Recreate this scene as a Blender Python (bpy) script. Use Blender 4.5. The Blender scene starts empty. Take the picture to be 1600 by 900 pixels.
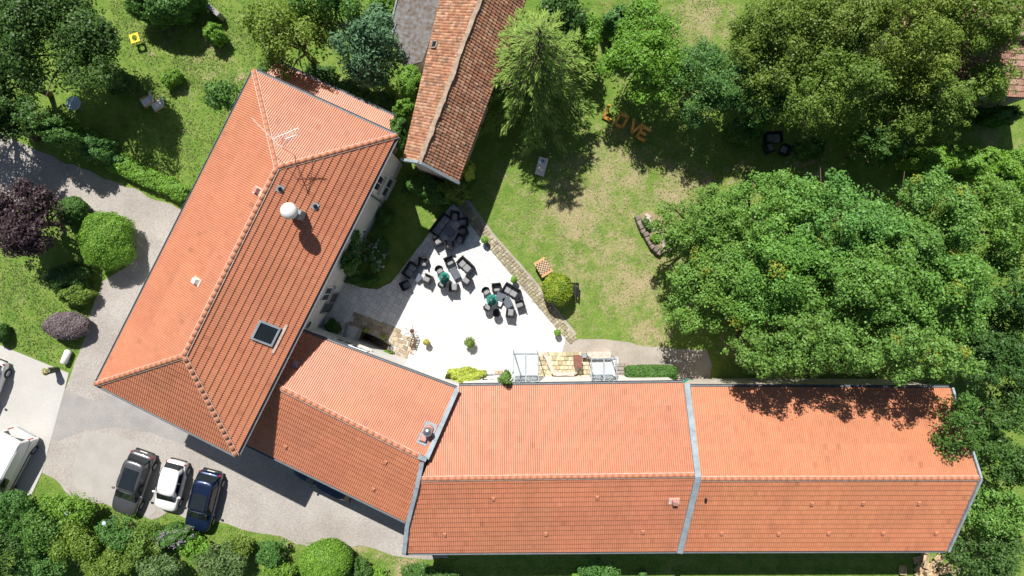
import bpy, bmesh, math, random
import numpy as np
from mathutils import Vector, Matrix
from mathutils.geometry import tessellate_polygon

# ------------------------------------------------------------------ camera, sky, sun, exposure
CAM_H = 47.0            # drone height above the ground (m)
S = 23.5                # photograph pixels per metre on the ground
SC = bpy.context.scene
COL = SC.collection
cam_d = bpy.data.cameras.new('camera')
cam = bpy.data.objects.new('camera', cam_d)
COL.objects.link(cam)
cam.location = (0, 0, CAM_H)
cam.rotation_euler = (0, 0, 0)
cam_d.sensor_fit = 'HORIZONTAL'
cam_d.angle = 2 * math.atan(800 / S / CAM_H)
cam_d.clip_end = 2000
SC.camera = cam

SUN_DIR = Vector((-0.205, 0.67, 1.0)).normalized()      # towards the sun
world = bpy.data.worlds.new('World')
SC.world = world
world.use_nodes = True
wn = world.node_tree.nodes
sky = wn.new('ShaderNodeTexSky')
sky.sky_type = 'NISHITA'
sky.sun_disc = False
sky.sun_elevation = math.asin(SUN_DIR.z)
sky.sun_rotation = math.atan2(SUN_DIR.x, SUN_DIR.y)
world.node_tree.links.new(sky.outputs[0], wn['Background'].inputs[0])
wn['Background'].inputs[1].default_value = 0.05

sun_d = bpy.data.lights.new('sun', 'SUN')
sun_d.energy = 4.6
sun_d.angle = math.radians(0.5)
sun_d.color = (1.0, 0.955, 0.89)
sun = bpy.data.objects.new('sun', sun_d)
COL.objects.link(sun)
sun.location = (0, 0, 60)
sun.rotation_euler = SUN_DIR.to_track_quat('Z', 'Y').to_euler()

SC.view_settings.view_transform = 'Standard'
SC.view_settings.look = 'None'
SC.view_settings.gamma = 1.0
SC.view_settings.exposure = 0.5
SC.view_settings.use_curve_mapping = False

# ------------------------------------------------------------------ helpers
def P(px, py, z=0.0):
    """photograph pixel -> world point at height z"""
    k = (CAM_H - z) / CAM_H
    return Vector(((px - 800) / S * k, (450 - py) / S * k, z))

def I2(dx, dy):
    """picture direction -> rotation about Z that turns +X to it"""
    return math.atan2(-dy, dx)

def tag(o, label=None, cat=None, group=None, kind=None):
    if label: o['label'] = label
    if cat: o['category'] = cat
    if group: o['group'] = group
    if kind: o['kind'] = kind
    return o

def empty(name, loc=(0, 0, 0), rz=0.0, label=None, cat=None, group=None):
    o = bpy.data.objects.new(name, None)
    o.empty_display_size = 0.3
    COL.objects.link(o)
    o.location = loc
    o.rotation_euler = (0, 0, rz)
    return tag(o, label, cat, group)

def origin(o):
    v = Vector((0, 0, 0))
    while o is not None:
        v += o.location
        o = o.parent
    return v

def copy_tree(o, parent=None):
    c = o.copy()
    COL.objects.link(c)
    c.parent = parent
    for ch in list(o.children):
        copy_tree(ch, c)
    return c

class MB:
    def __init__(s):
        s.v, s.f = [], []
    def add(s, vs, fs):
        o = len(s.v)
        s.v += [tuple(p) for p in vs]
        s.f += [tuple(i + o for i in f) for f in fs]
        return s
    def box(s, c, size, M=None, taper=1.0):
        x, y, z = size[0] / 2, size[1] / 2, size[2] / 2
        c = Vector(c)
        vs = []
        for sz, t in ((-1, 1.0), (1, taper)):
            for sx, sy in ((-1, -1), (1, -1), (1, 1), (-1, 1)):
                p = Vector((sx * x * t, sy * y * t, sz * z))
                vs.append((M @ p if M is not None else p) + c)
        return s.add(vs, [(3, 2, 1, 0), (4, 5, 6, 7), (0, 1, 5, 4), (1, 2, 6, 5), (2, 3, 7, 6), (3, 0, 4, 7)])
    def bar(s, a, b, w, h, up=(0, 0, 1)):
        a, b = Vector(a), Vector(b)
        d = b - a
        L = d.length
        d.normalize()
        up = Vector(up)
        if abs(d.dot(up)) > 0.98: up = Vector((1, 0, 0))
        r = d.cross(up).normalized()
        u = r.cross(d)
        M = Matrix((d, r, u)).transposed()
        return s.box((a + b) / 2, (L, w, h), M)
    def tube(s, pts, rad, n=8, caps=True):
        pts = [Vector(p) for p in pts]
        if not hasattr(rad, '__len__'): rad = [rad] * len(pts)
        vs, fs = [], []
        for i, p in enumerate(pts):
            d = (pts[min(i + 1, len(pts) - 1)] - pts[max(i - 1, 0)]).normalized()
            a = d.orthogonal().normalized() if i == 0 else (a - d * a.dot(d)).normalized()
            b = d.cross(a)
            for k in range(n):
                t = 2 * math.pi * k / n
                vs.append(p + (a * math.cos(t) + b * math.sin(t)) * rad[i])
        for i in range(len(pts) - 1):
            for k in range(n):
                fs.append((i * n + k, i * n + (k + 1) % n, (i + 1) * n + (k + 1) % n, (i + 1) * n + k))
        if caps:
            fs.append(tuple(range(n - 1, -1, -1)))
            fs.append(tuple((len(pts) - 1) * n + k for k in range(n)))
        return s.add(vs, fs)
    def lathe(s, prof, n=16, c=(0, 0, 0)):
        vs, fs = [], []
        for r, z in prof:
            for k in range(n):
                t = 2 * math.pi * k / n
                vs.append((c[0] + r * math.cos(t), c[1] + r * math.sin(t), c[2] + z))
        for i in range(len(prof) - 1):
            for k in range(n):
                fs.append((i * n + k, i * n + (k + 1) % n, (i + 1) * n + (k + 1) % n, (i + 1) * n + k))
        fs.append(tuple(range(n - 1, -1, -1)))
        fs.append(tuple((len(prof) - 1) * n + k for k in range(n)))
        return s.add(vs, fs)
    def prism(s, pts, z0, z1, holes=()):
        """extruded plan polygon (pts: xy), flat top at z1"""
        loops = [[Vector((p[0], p[1], 0)) for p in pts]] + [[Vector((p[0], p[1], 0)) for p in h] for h in holes]
        tri = tessellate_polygon(loops)
        flat = [p for l in loops for p in l]
        n = len(flat)
        vs = [(p.x, p.y, z1) for p in flat] + [(p.x, p.y, z0) for p in flat]
        fs = []
        for t in tri:
            a, b, c = (flat[i] for i in t)
            if (b - a).cross(c - a).z < 0: t = (t[0], t[2], t[1])
            fs.append(tuple(t))
            fs.append((t[2] + n, t[1] + n, t[0] + n))
        o = 0
        for l in loops:
            m = len(l)
            for i in range(m):
                j = (i + 1) % m
                fs.append((o + i, o + i + n, o + j + n, o + j))
            o += m
        return s.add(vs, fs)
    def build(s, name, mat, parent=None, world=True, smooth=False, bevel=0.0, normals=True):
        off = origin(parent) if (parent is not None and world) else Vector((0, 0, 0))
        me = bpy.data.meshes.new(name)
        me.from_pydata([(v[0] - off.x, v[1] - off.y, v[2] - off.z) for v in s.v], [], s.f)
        if normals:
            bm = bmesh.new(); bm.from_mesh(me)
            bmesh.ops.recalc_face_normals(bm, faces=bm.faces)
            if bevel > 0:
                bmesh.ops.remove_doubles(bm, verts=bm.verts, dist=1e-5)
                bmesh.ops.bevel(bm, geom=list(bm.edges), offset=bevel, segments=2, affect='EDGES', clamp_overlap=True)
            bm.to_mesh(me); bm.free()
        me.update()
        if smooth:
            me.polygons.foreach_set('use_smooth', [True] * len(me.polygons))
        o = bpy.data.objects.new(name, me)
        if mat: me.materials.append(mat)
        COL.objects.link(o)
        o.parent = parent
        return o

# ------------------------------------------------------------------ materials
def new_mat(name):
    m = bpy.data.materials.new(name)
    m.use_nodes = True
    nt = m.node_tree
    return m, nt, nt.nodes['Principled BSDF']

def mat(name, col, rough=0.7, metal=0.0, var=0.15, scale=3.0, bump=0.0, bscale=40.0, col2=None, spec=0.4, fine=0.0, fscale=30.0, cov=0.5):
    """two-tone noise colour, optional fine speckle and bump, in object space"""
    m, nt, b = new_mat(name)
    N, L = nt.nodes, nt.links
    b.inputs['Roughness'].default_value = rough
    b.inputs['Metallic'].default_value = metal
    b.inputs['Specular IOR Level'].default_value = spec
    tc = N.new('ShaderNodeTexCoord')
    c2 = col2 if col2 else tuple(max(0, c * (1 - var)) for c in col)
    n1 = N.new('ShaderNodeTexNoise'); n1.inputs['Scale'].default_value = scale; n1.inputs['Detail'].default_value = 6
    L.new(tc.outputs['Object'], n1.inputs['Vector'])
    r = N.new('ShaderNodeValToRGB')
    r.color_ramp.elements[0].position = max(0.0, cov - 0.18); r.color_ramp.elements[1].position = min(1.0, cov + 0.18)
    r.color_ramp.elements[0].color = (*c2, 1); r.color_ramp.elements[1].color = (*col, 1)
    L.new(n1.outputs['Fac'], r.inputs['Fac'])
    out = r.outputs['Color']
    if fine > 0:
        n2 = N.new('ShaderNodeTexNoise'); n2.inputs['Scale'].default_value = fscale; n2.inputs['Detail'].default_value = 3
        L.new(tc.outputs['Object'], n2.inputs['Vector'])
        mr = N.new('ShaderNodeMapRange'); mr.inputs['From Min'].default_value = 0.3; mr.inputs['From Max'].default_value = 0.7
        mr.inputs['To Min'].default_value = 1 - fine; mr.inputs['To Max'].default_value = 1 + fine
        L.new(n2.outputs['Fac'], mr.inputs['Value'])
        mx = N.new('ShaderNodeMix'); mx.data_type = 'RGBA'; mx.blend_type = 'MULTIPLY'; mx.inputs[0].default_value = 1.0
        L.new(out, mx.inputs[6]); L.new(mr.outputs['Result'], mx.inputs[7])
        out = mx.outputs[2]
    L.new(out, b.inputs['Base Color'])
    if bump > 0:
        n3 = N.new('ShaderNodeTexNoise'); n3.inputs['Scale'].default_value = bscale; n3.inputs['Detail'].default_value = 4
        L.new(tc.outputs['Object'], n3.inputs['Vector'])
        bp = N.new('ShaderNodeBump'); bp.inputs['Strength'].default_value = bump; bp.inputs['Distance'].default_value = 0.03
        L.new(n3.outputs['Fac'], bp.inputs['Height']); L.new(bp.outputs['Normal'], b.inputs['Normal'])
    return m

def mat_attr(name, rough=0.75, trans=0.0, stain=0.0, sscale=0.6, scol=(0.1, 0.06, 0.05), spec=0.3, fine=0.0, fscale=40.0, bump=0.0, stain_lo=0.55, stain_hi=0.75):
    """colour from the mesh attribute 'col' (each leaf, tile or stone has its own)"""
    m, nt, b = new_mat(name)
    N, L = nt.nodes, nt.links
    b.inputs['Roughness'].default_value = rough
    b.inputs['Specular IOR Level'].default_value = spec
    at = N.new('ShaderNodeAttribute'); at.attribute_name = 'col'
    out = at.outputs['Color']
    tc = N.new('ShaderNodeTexCoord')
    if stain > 0:
        n1 = N.new('ShaderNodeTexNoise'); n1.inputs['Scale'].default_value = sscale; n1.inputs['Detail'].default_value = 8; n1.inputs['Roughness'].default_value = 0.65
        L.new(tc.outputs['Object'], n1.inputs['Vector'])
        mr = N.new('ShaderNodeMapRange'); mr.inputs['From Min'].default_value = stain_lo; mr.inputs['From Max'].default_value = stain_hi
        mr.inputs['To Min'].default_value = 0; mr.inputs['To Max'].default_value = stain
        L.new(n1.outputs['Fac'], mr.inputs['Value'])
        mx = N.new('ShaderNodeMix'); mx.data_type = 'RGBA'
        L.new(mr.outputs['Result'], mx.inputs[0]); L.new(out, mx.inputs[6]); mx.inputs[7].default_value = (*scol, 1)
        out = mx.outputs[2]
    if fine > 0:
        n2 = N.new('ShaderNodeTexNoise'); n2.inputs['Scale'].default_value = fscale; n2.inputs['Detail'].default_value = 3
        L.new(tc.outputs['Object'], n2.inputs['Vector'])
        mr2 = N.new('ShaderNodeMapRange'); mr2.inputs['From Min'].default_value = 0.3; mr2.inputs['From Max'].default_value = 0.7
        mr2.inputs['To Min'].default_value = 1 - fine; mr2.inputs['To Max'].default_value = 1 + fine
        L.new(n2.outputs['Fac'], mr2.inputs['Value'])
        mx2 = N.new('ShaderNodeMix'); mx2.data_type = 'RGBA'; mx2.blend_type = 'MULTIPLY'; mx2.inputs[0].default_value = 1.0
        L.new(out, mx2.inputs[6]); L.new(mr2.outputs['Result'], mx2.inputs[7])
        out = mx2.outputs[2]
    L.new(out, b.inputs['Base Color'])
    if trans > 0:
        tr = N.new('ShaderNodeBsdfTranslucent'); L.new(out, tr.inputs['Color'])
        ms = N.new('ShaderNodeMixShader'); ms.inputs[0].default_value = trans
        L.new(b.outputs[0], ms.inputs[1]); L.new(tr.outputs[0], ms.inputs[2])
        L.new(ms.outputs[0], N['Material Output'].inputs['Surface'])
    return m

def glass_mat(name, col=(0.8, 0.9, 0.92), alpha_rough=0.02, trans=1.0, ior=1.3):
    m, nt, b = new_mat(name)
    b.inputs['Base Color'].default_value = (*col, 1)
    b.inputs['Roughness'].default_value = alpha_rough
    b.inputs['Transmission Weight'].default_value = trans
    b.inputs['IOR'].default_value = ior
    return m

M = {}
M['leaf'] = mat_attr('leaf', rough=0.5, trans=0.24, spec=0.35)
M['needle'] = mat_attr('needle', rough=0.6, trans=0.2, spec=0.25)
M['bark'] = mat('bark', (0.16, 0.12, 0.085), 0.9, bump=0.6, bscale=25, var=0.4)
M['tile_new'] = mat_attr('terracotta_tile', rough=0.46, stain=0.42, sscale=0.6, scol=(0.30, 0.125, 0.075), spec=0.55, fine=0.10, fscale=18)
M['tile_old'] = mat_attr('weathered_tile', rough=0.85, stain=0.8, sscale=3.0, scol=(0.15, 0.115, 0.085), spec=0.2, fine=0.25, fscale=25, stain_lo=0.48, stain_hi=0.66)
M['ridge'] = mat('ridge_terracotta', (0.49, 0.21, 0.12), 0.6, col2=(0.43, 0.175, 0.098), scale=2.0, fine=0.1)
M['ridge_old'] = mat('old_ridge_mortar', (0.42, 0.33, 0.25), 0.9, col2=(0.28, 0.2, 0.14), scale=4, fine=0.25)
M['mortar'] = mat('pale_mortar', (0.66, 0.58, 0.52), 0.85, scale=6, col2=(0.50, 0.33, 0.25))
M['deck'] = mat('roof_underlay', (0.16, 0.08, 0.055), 0.9)
M['zinc'] = mat('zinc', (0.34, 0.40, 0.44), 0.7, metal=0.12, var=0.3, scale=2.2, spec=0.25, fine=.1, fscale=9)
M['zinc_dark'] = mat('zinc_gutter', (0.17, 0.19, 0.21), 0.6, metal=0.3, var=0.25, scale=4)
M['render_white'] = mat('white_render', (0.78, 0.76, 0.73), 0.9, col2=(0.68, 0.65, 0.61), scale=1.2, bump=0.15, bscale=60)
M['render_cream'] = mat('cream_render', (0.70, 0.63, 0.53), 0.9, col2=(0.56, 0.50, 0.42), scale=1.2, bump=0.2, bscale=60)
M['white_paint'] = mat('white_paint', (0.80, 0.80, 0.79), 0.45, var=0.06)
M['grey_paint'] = mat('grey_paint', (0.30, 0.33, 0.36), 0.5, var=0.1)
M['dark_glass'] = mat('window_glass', (0.018, 0.024, 0.028), 0.06, spec=0.6, var=0.2)
M['canopy_glass'] = glass_mat('canopy_glass', (0.86, 0.94, 0.97), 0.03, 1.0, 1.45)
M['black_metal'] = mat('black_metal', (0.025, 0.025, 0.028), 0.4, metal=0.4)
M['steel'] = mat('stainless_steel', (0.62, 0.63, 0.64), 0.25, metal=0.9)
M['rattan'] = mat('black_rattan', (0.020, 0.021, 0.024), 0.55, bump=0.8, bscale=90, var=0.3, scale=25, spec=0.4)
M['cushion'] = mat('grey_cushion', (0.29, 0.295, 0.30), 0.95, var=0.12, scale=5, bump=0.2, bscale=120)
M['table_top'] = mat('grey_glass_top', (0.13, 0.15, 0.175), 0.25, var=0.15)
M['teal'] = mat('teal_canvas', (0.03, 0.26, 0.20), 0.8, col2=(0.02, 0.19, 0.15), scale=6)
M['wood'] = mat('varnished_wood', (0.58, 0.36, 0.17), 0.5, col2=(0.46, 0.27, 0.12), scale=5)
M['wood_pale'] = mat('raw_crate_wood', (0.62, 0.48, 0.31), 0.85, col2=(0.44, 0.33, 0.21), scale=6, fine=0.15)
M['wood_dark'] = mat('dark_wood', (0.13, 0.055, 0.03), 0.6, col2=(0.09, 0.04, 0.025), scale=6)
M['wood_grey'] = mat('weathered_wood', (0.34, 0.30, 0.25), 0.9, col2=(0.22, 0.19, 0.16), scale=6, fine=0.2)
M['corten'] = mat('orange_wood', (0.74, 0.40, 0.09), 0.55, col2=(0.60, 0.29, 0.055), scale=4)
M['stone'] = mat_attr('stone', rough=0.9, stain=0.5, sscale=3.0, scol=(0.17, 0.17, 0.08), fine=0.2, fscale=30)
M['terracotta_pot'] = mat('terracotta_pot', (0.42, 0.17, 0.09), 0.8, var=0.2)
M['dark_pot'] = mat('dark_pot', (0.05, 0.05, 0.055), 0.5)
M['soil'] = mat('soil', (0.10, 0.07, 0.045), 0.95, var=0.35, scale=8, bump=0.5, bscale=30)
M['yellow'] = mat('yellow_plastic', (0.85, 0.60, 0.02), 0.4)
M['white_plastic'] = mat('white_plastic', (0.78, 0.78, 0.76), 0.4, var=0.08)
M['rubber'] = mat('tyre_rubber', (0.018, 0.018, 0.018), 0.8)
M['alloy'] = mat('alloy_rim', (0.5, 0.5, 0.52), 0.3, metal=0.7)
M['red_lamp'] = mat('red_lamp', (0.45, 0.01, 0.015), 0.15, spec=0.6)
M['clear_lamp'] = mat('clear_lamp', (0.75, 0.78, 0.8), 0.1, spec=0.7)
M['seat_beige'] = mat('beige_upholstery', (0.45, 0.38, 0.30), 0.8)
M['rust'] = mat('rusty_cabinet', (0.23, 0.095, 0.07), 0.6, col2=(0.17, 0.07, 0.05), scale=5)

def paint(name, col, metal=0.5, rough=0.28):
    m, nt, b = new_mat(name)
    b.inputs['Base Color'].default_value = (*col, 1)
    b.inputs['Metallic'].default_value = metal
    b.inputs['Roughness'].default_value = rough
    b.inputs['Coat Weight'].default_value = 0.6
    b.inputs['Coat Roughness'].default_value = 0.04
    tc = nt.nodes.new('ShaderNodeTexCoord')
    n = nt.nodes.new('ShaderNodeTexNoise'); n.inputs['Scale'].default_value = 4; n.inputs['Detail'].default_value = 5
    mr = nt.nodes.new('ShaderNodeMapRange'); mr.inputs['To Min'].default_value = rough * 0.75; mr.inputs['To Max'].default_value = rough * 1.6
    nt.links.new(tc.outputs['Object'], n.inputs['Vector']); nt.links.new(n.outputs['Fac'], mr.inputs['Value'])
    nt.links.new(mr.outputs['Result'], b.inputs['Roughness'])
    return m
M['car_grey'] = paint('grey_car_paint', (0.105, 0.108, 0.118))
M['car_white'] = paint('white_car_paint', (0.78, 0.78, 0.77), 0.0, 0.3)
M['car_blue'] = paint('blue_car_paint', (0.010, 0.022, 0.065))
M['car_navy'] = paint('navy_car_paint', (0.03, 0.05, 0.09))

# ------------------------------------------------------------------ plan sheets
def in_poly(x, y, poly):
    r = np.zeros(np.shape(x), bool)
    n = len(poly)
    for i in range(n):
        x0, y0 = poly[i]; x1, y1 = poly[(i + 1) % n]
        c = ((y0 > y) != (y1 > y)) & (x < (x1 - x0) * (y - y0) / ((y1 - y0) if y1 != y0 else 1e-9) + x0)
        r ^= c
    return r

def ragged(pts, step=0.5, amp=0.12, seed=0):
    """subdivide a plan outline and roughen it, as gravel and lawn edges are"""
    rng = random.Random(seed)
    out = []
    n = len(pts)
    for i in range(n):
        a, b = Vector(pts[i]), Vector(pts[(i + 1) % n])
        d = b - a
        m = max(1, int(d.length / step))
        nn = Vector((-d.y, d.x)).normalized() if d.length else Vector((0, 0))
        for j in range(m):
            t = j / m
            p = a + d * t
            if j: p = p + nn * rng.uniform(-amp, amp)
            out.append((p.x, p.y))
    return out

def pxs(pts, z=0):
    return [tuple(P(x, y, z).xy) for x, y in pts]

def sheet(name, pts_px, z, m, amp=0.0, step=0.5, seed=0, thick=0.3, holes=()):
    pts = pxs(pts_px)
    if amp: pts = ragged(pts, step, amp, seed)
    o = MB().prism(pts, z - thick, z, holes).build(name, m)
    return tag(o, kind='structure')

rng0 = np.random.default_rng(7)

# hole of the sunken basement stair (plan metres)
STAIR = pxs([(566, 517), (612, 537), (604, 560), (556, 541)])

# ------------------------------------------------------------------ ground
def ground_material():
    m, nt, b = new_mat('lawn')
    N, L = nt.nodes, nt.links
    b.inputs['Roughness'].default_value = 0.95
    b.inputs['Specular IOR Level'].default_value = 0.15
    tc = N.new('ShaderNodeTexCoord')
    at = N.new('ShaderNodeAttribute'); at.attribute_name = 'dry'
    def noise(sc, det=5, rough=0.6):
        n = N.new('ShaderNodeTexNoise'); n.inputs['Scale'].default_value = sc; n.inputs['Detail'].default_value = det; n.inputs['Roughness'].default_value = rough
        L.new(tc.outputs['Object'], n.inputs['Vector']); return n.outputs['Fac']
    def math_(op, a, b_):
        n = N.new('ShaderNodeMath'); n.operation = op
        for i, x in enumerate((a, b_)):
            if isinstance(x, (int, float)): n.inputs[i].default_value = x
            else: L.new(x, n.inputs[i])
        return n.outputs[0]
    def mrange(v, a, b_, c=0.0, d=1.0):
        n = N.new('ShaderNodeMapRange'); L.new(v, n.inputs['Value'])
        n.inputs['From Min'].default_value = a; n.inputs['From Max'].default_value = b_; n.inputs['To Min'].default_value = c; n.inputs['To Max'].default_value = d
        return n.outputs['Result']
    def mix(f, a, b_, bt='MIX'):
        n = N.new('ShaderNodeMix'); n.data_type = 'RGBA'; n.blend_type = bt
        if isinstance(f, (int, float)): n.inputs[0].default_value = f
        else: L.new(f, n.inputs[0])
        for i, x in ((6, a), (7, b_)):
            if isinstance(x, tuple): n.inputs[i].default_value = (*x, 1)
            else: L.new(x, n.inputs[i])
        return n.outputs[2]
    sep = N.new('ShaderNodeSeparateColor'); L.new(at.outputs['Color'], sep.inputs[0])
    dry, soil = sep.outputs[0], sep.outputs[1]
    g = mix(mrange(noise(1.3, 6), 0.38, 0.62), (0.116, 0.212, 0.032), (0.188, 0.265, 0.056))
    d1 = math_('ADD', dry, mrange(noise(0.9, 7, 0.7), 0.3, 0.7, -0.45, 0.45))
    d2 = math_('ADD', d1, mrange(noise(5.0, 4, 0.7), 0.3, 0.7, -0.3, 0.3))
    g = mix(mrange(d2, 0.35, 0.85), g, (0.335, 0.295, 0.155))
    s1 = math_('ADD', soil, mrange(noise(2.2, 7, 0.7), 0.3, 0.7, -0.5, 0.5))
    g = mix(mrange(s1, 0.5, 0.95), g, (0.40, 0.31, 0.20))
    sp = mrange(noise(9.0, 4, 0.75), 0.33, 0.67, 0.72, 1.25)
    g = mix(1.0, g, sp, 'MULTIPLY')
    L.new(g, b.inputs['Base Color'])
    bp = N.new('ShaderNodeBump'); bp.inputs['Strength'].default_value = 0.8; bp.inputs['Distance'].default_value = 0.08
    L.new(noise(7.0, 5, 0.7), bp.inputs['Height']); L.new(bp.outputs['Normal'], b.inputs['Normal'])
    return m

def blobs(x, y, spots):
    v = np.zeros_like(x)
    for px, py, r, a in spots:
        v = np.maximum(v, a * np.exp(-((x - px) ** 2 + (y - py) ** 2) / (r * r)))
    return v

def make_ground():
    st = 0.25
    xs = np.arange(-42, 42 + st / 2, st); ys = np.arange(-26, 26 + st / 2, st)
    X, Y = np.meshgrid(xs, ys)
    nx, ny = len(xs), len(ys)
    v = np.stack([X.ravel(), Y.ravel(), np.zeros(nx * ny)], 1)
    i, j = np.meshgrid(np.arange(nx - 1), np.arange(ny - 1))
    a = (j * nx + i).ravel()
    f = np.stack([a, a + 1, a + nx + 1, a + nx], 1)
    cx = v[f, 0].mean(1); cy = v[f, 1].mean(1)
    c = np.array(STAIR).mean(0)
    grown = [tuple(c + (np.array(p) - c) * 1.22) for p in STAIR]
    f = f[~in_poly(cx, cy, grown)]
    nv = len(v)
    # the land runs on to the horizon round the modelled plot
    ring = [(-42, -26), (42, -26), (42, 26), (-42, 26)]
    out = [(-600, -600), (600, -600), (600, 600), (-600, 600)]
    vv = np.vstack([v, [(p[0], p[1], 0) for p in ring], [(p[0], p[1], 0) for p in out]])
    fl = [tuple(q) for q in f.tolist()] + [(nv + k, nv + 4 + k, nv + 4 + (k + 1) % 4, nv + (k + 1) % 4)[::-1] for k in range(4)]
    fl[-4:] = [(nv + (k + 1) % 4, nv + k, nv + 4 + k, nv + 4 + (k + 1) % 4) for k in range(4)]
    me = bpy.data.meshes.new('ground')
    me.from_pydata(vv.tolist(), [], fl)
    bm = bmesh.new(); bm.from_mesh(me); bmesh.ops.recalc_face_normals(bm, faces=bm.faces)
    if sum(q.normal.z for q in list(bm.faces)[:50]) < 0: bmesh.ops.reverse_faces(bm, faces=bm.faces)
    bm.to_mesh(me); bm.free()
    px = vv[:, 0] * S + 800; py = 450 - vv[:, 1] * S
    dry = blobs(px, py, [(960, 340, 190, .55), (870, 470, 110, .42), (1080, 60, 90, .5), (900, 330, 75, .85), (960, 270, 95, .7), (1060, 300, 70, .75), (960, 380, 120, .62), (900, 420, 70, .6), (985, 450, 60, .85),
                         (1010, 520, 45, .8), (1000, 60, 70, .65), (1100, 30, 60, .7), (1545, 215, 50, .6), (330, 90, 55, .5), (250, 40, 50, .4), (300, 130, 70, .3),
                         (820, 360, 80, .45), (40, 450, 60, .3), (560, 850, 40, .6), (450, 835, 30, .5), (620, 880, 40, .7), (800, 300, 60, .35), (860, 520, 40, .35), (1100, 880, 400, .2)])
    soil = blobs(px, py, [(905, 365, 14, .75), (903, 340, 11, .75), (975, 415, 14, .8), (1003, 440, 22, .85), (1025, 520, 20, .8), (1055, 305, 16, .75), (930, 345, 16, .55), (345, 110, 30, .5),
                          (290, 90, 40, .42), (235, 88, 10, .7), (292, 137, 8, .7), (380, 120, 20, .7), (635, 885, 25, .8), (590, 860, 20, .7), (180, 55, 20, .5), (1160, 280, 60, .6), (1190, 340, 40, .5),
                          (1260, 260, 60, .65), (1450, 560, 150, .5), (1150, 540, 60, .6), (1500, 880, 60, .6), (560, 160, 80, .6), (680, 345, 6, .8)])
    dat = np.zeros((len(vv), 4), np.float32); dat[:, 0] = dry; dat[:, 1] = soil; dat[:, 3] = 1
    at = me.color_attributes.new('dry', 'FLOAT_COLOR', 'POINT'); at.data.foreach_set('color', dat.ravel())
    me.materials.append(ground_material())
    o = bpy.data.objects.new('ground', me); COL.objects.link(o)
    return tag(o, kind='structure')
make_ground()

M['gravel'] = mat('gravel', (0.40, 0.370, 0.340), 0.95, col2=(0.315, 0.285, 0.258), scale=0.45, fine=0.20, fscale=12, bump=0.4, bscale=30)
M['asphalt'] = mat('worn_asphalt', (0.345, 0.328, 0.312), 0.95, col2=(0.275, 0.264, 0.255), scale=0.7, fine=0.2, fscale=22, bump=0.3, bscale=40)
M['concrete'] = mat('pale_concrete', (0.49, 0.48, 0.455), 0.9, col2=(0.44, 0.425, 0.40), scale=0.5, fine=0.05, fscale=10, bump=0.1)
M['patch'] = mat('pale_patch', (0.40, 0.378, 0.35), 0.92, col2=(0.345, 0.325, 0.30), scale=0.8, fine=0.06, fscale=12)
M['path'] = mat('worn_path', (0.40, 0.36, 0.31), 0.95, col2=(0.32, 0.285, 0.24), scale=0.9, fine=0.12, fscale=10, bump=0.2)
M['terrace'] = mat_attr('pale_paving', rough=0.8, stain=0.25, sscale=0.8, scol=(0.50, 0.495, 0.48), fine=0.05, fscale=20)
M['joint'] = mat('paving_joint', (0.42, 0.41, 0.39), 0.95)

sheet('driveway', [(-40, 192), (0, 207), (60, 236), (150, 272), (290, 330), (480, 360), (420, 690), (250, 700), (95, 640), (110, 590), (132, 530), (148, 470), (160, 440), (205, 412),
                   (205, 370), (150, 335), (110, 318), (60, 310), (0, 330), (-40, 330)], 0.03, M['gravel'], 0.10, seed=1)
sheet('yard', [(95, 606), (150, 628), (168, 621), (460, 690), (700, 800), (700, 872), (640, 872), (560, 852), (500, 862), (440, 838), (380, 828), (340, 815), (300, 812), (262, 800), (238, 812),
               (212, 800), (190, 792), (150, 786), (110, 775), (85, 748), (66, 738), (70, 690)], 0.026, M['gravel'], 0.12, seed=2)
sheet('asphalt_strip', [(101, 607), (130, 620), (152, 628), (176, 617), (245, 645), (320, 680), (330, 696), (300, 700), (238, 676), (180, 668), (135, 672), (90, 690), (78, 684)], 0.034, M['asphalt'], 0.06, seed=3)
sheet('worn_patch', [(133, 671), (180, 680), (250, 700), (262, 720), (243, 800), (232, 808), (215, 798), (180, 790), (140, 776), (118, 760), (112, 735), (122, 700)], 0.040, M['patch'], 0.05, seed=4)
sheet('forecourt', [(-60, 515), (0, 539), (108, 583), (102, 607), (66, 738), (50, 772), (-60, 800)], 0.045, M['concrete'])
sheet('path', [(876, 534), (905, 530), (960, 532), (1010, 541), (1060, 546), (1105, 546), (1112, 570), (1108, 615), (1000, 640), (800, 640), (790, 560), (872, 556)], 0.03, M['path'], 0.07, seed=5)

M['pad'] = mat('pale_pad', (0.62, 0.62, 0.61), 0.85, col2=(0.55, 0.55, 0.54), scale=1.5)
sheet('doorstep', [(798, 552), (842, 552), (842, 600), (798, 600)], 0.056, M['pad'])
sheet('doorstep', [(921, 558), (966, 558), (966, 600), (921, 600)], 0.056, M['pad'])

# ------------------------------------------------------------------ terrace of pale slabs
TERR = pxs([(708, 317), (760, 384), (822, 458), (884, 530), (876, 557), (804, 557), (804, 640), (700, 660), (470, 575), (496, 480), (520, 440), (545, 437), (563, 449), (590, 452), (612, 441), (640, 405), (672, 363)])
hole = [tuple(p) for p in STAIR]
t = MB().prism(TERR, -0.25, 0.050, [hole]).build('terrace', M['joint'])
tag(t, kind='structure')

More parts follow.
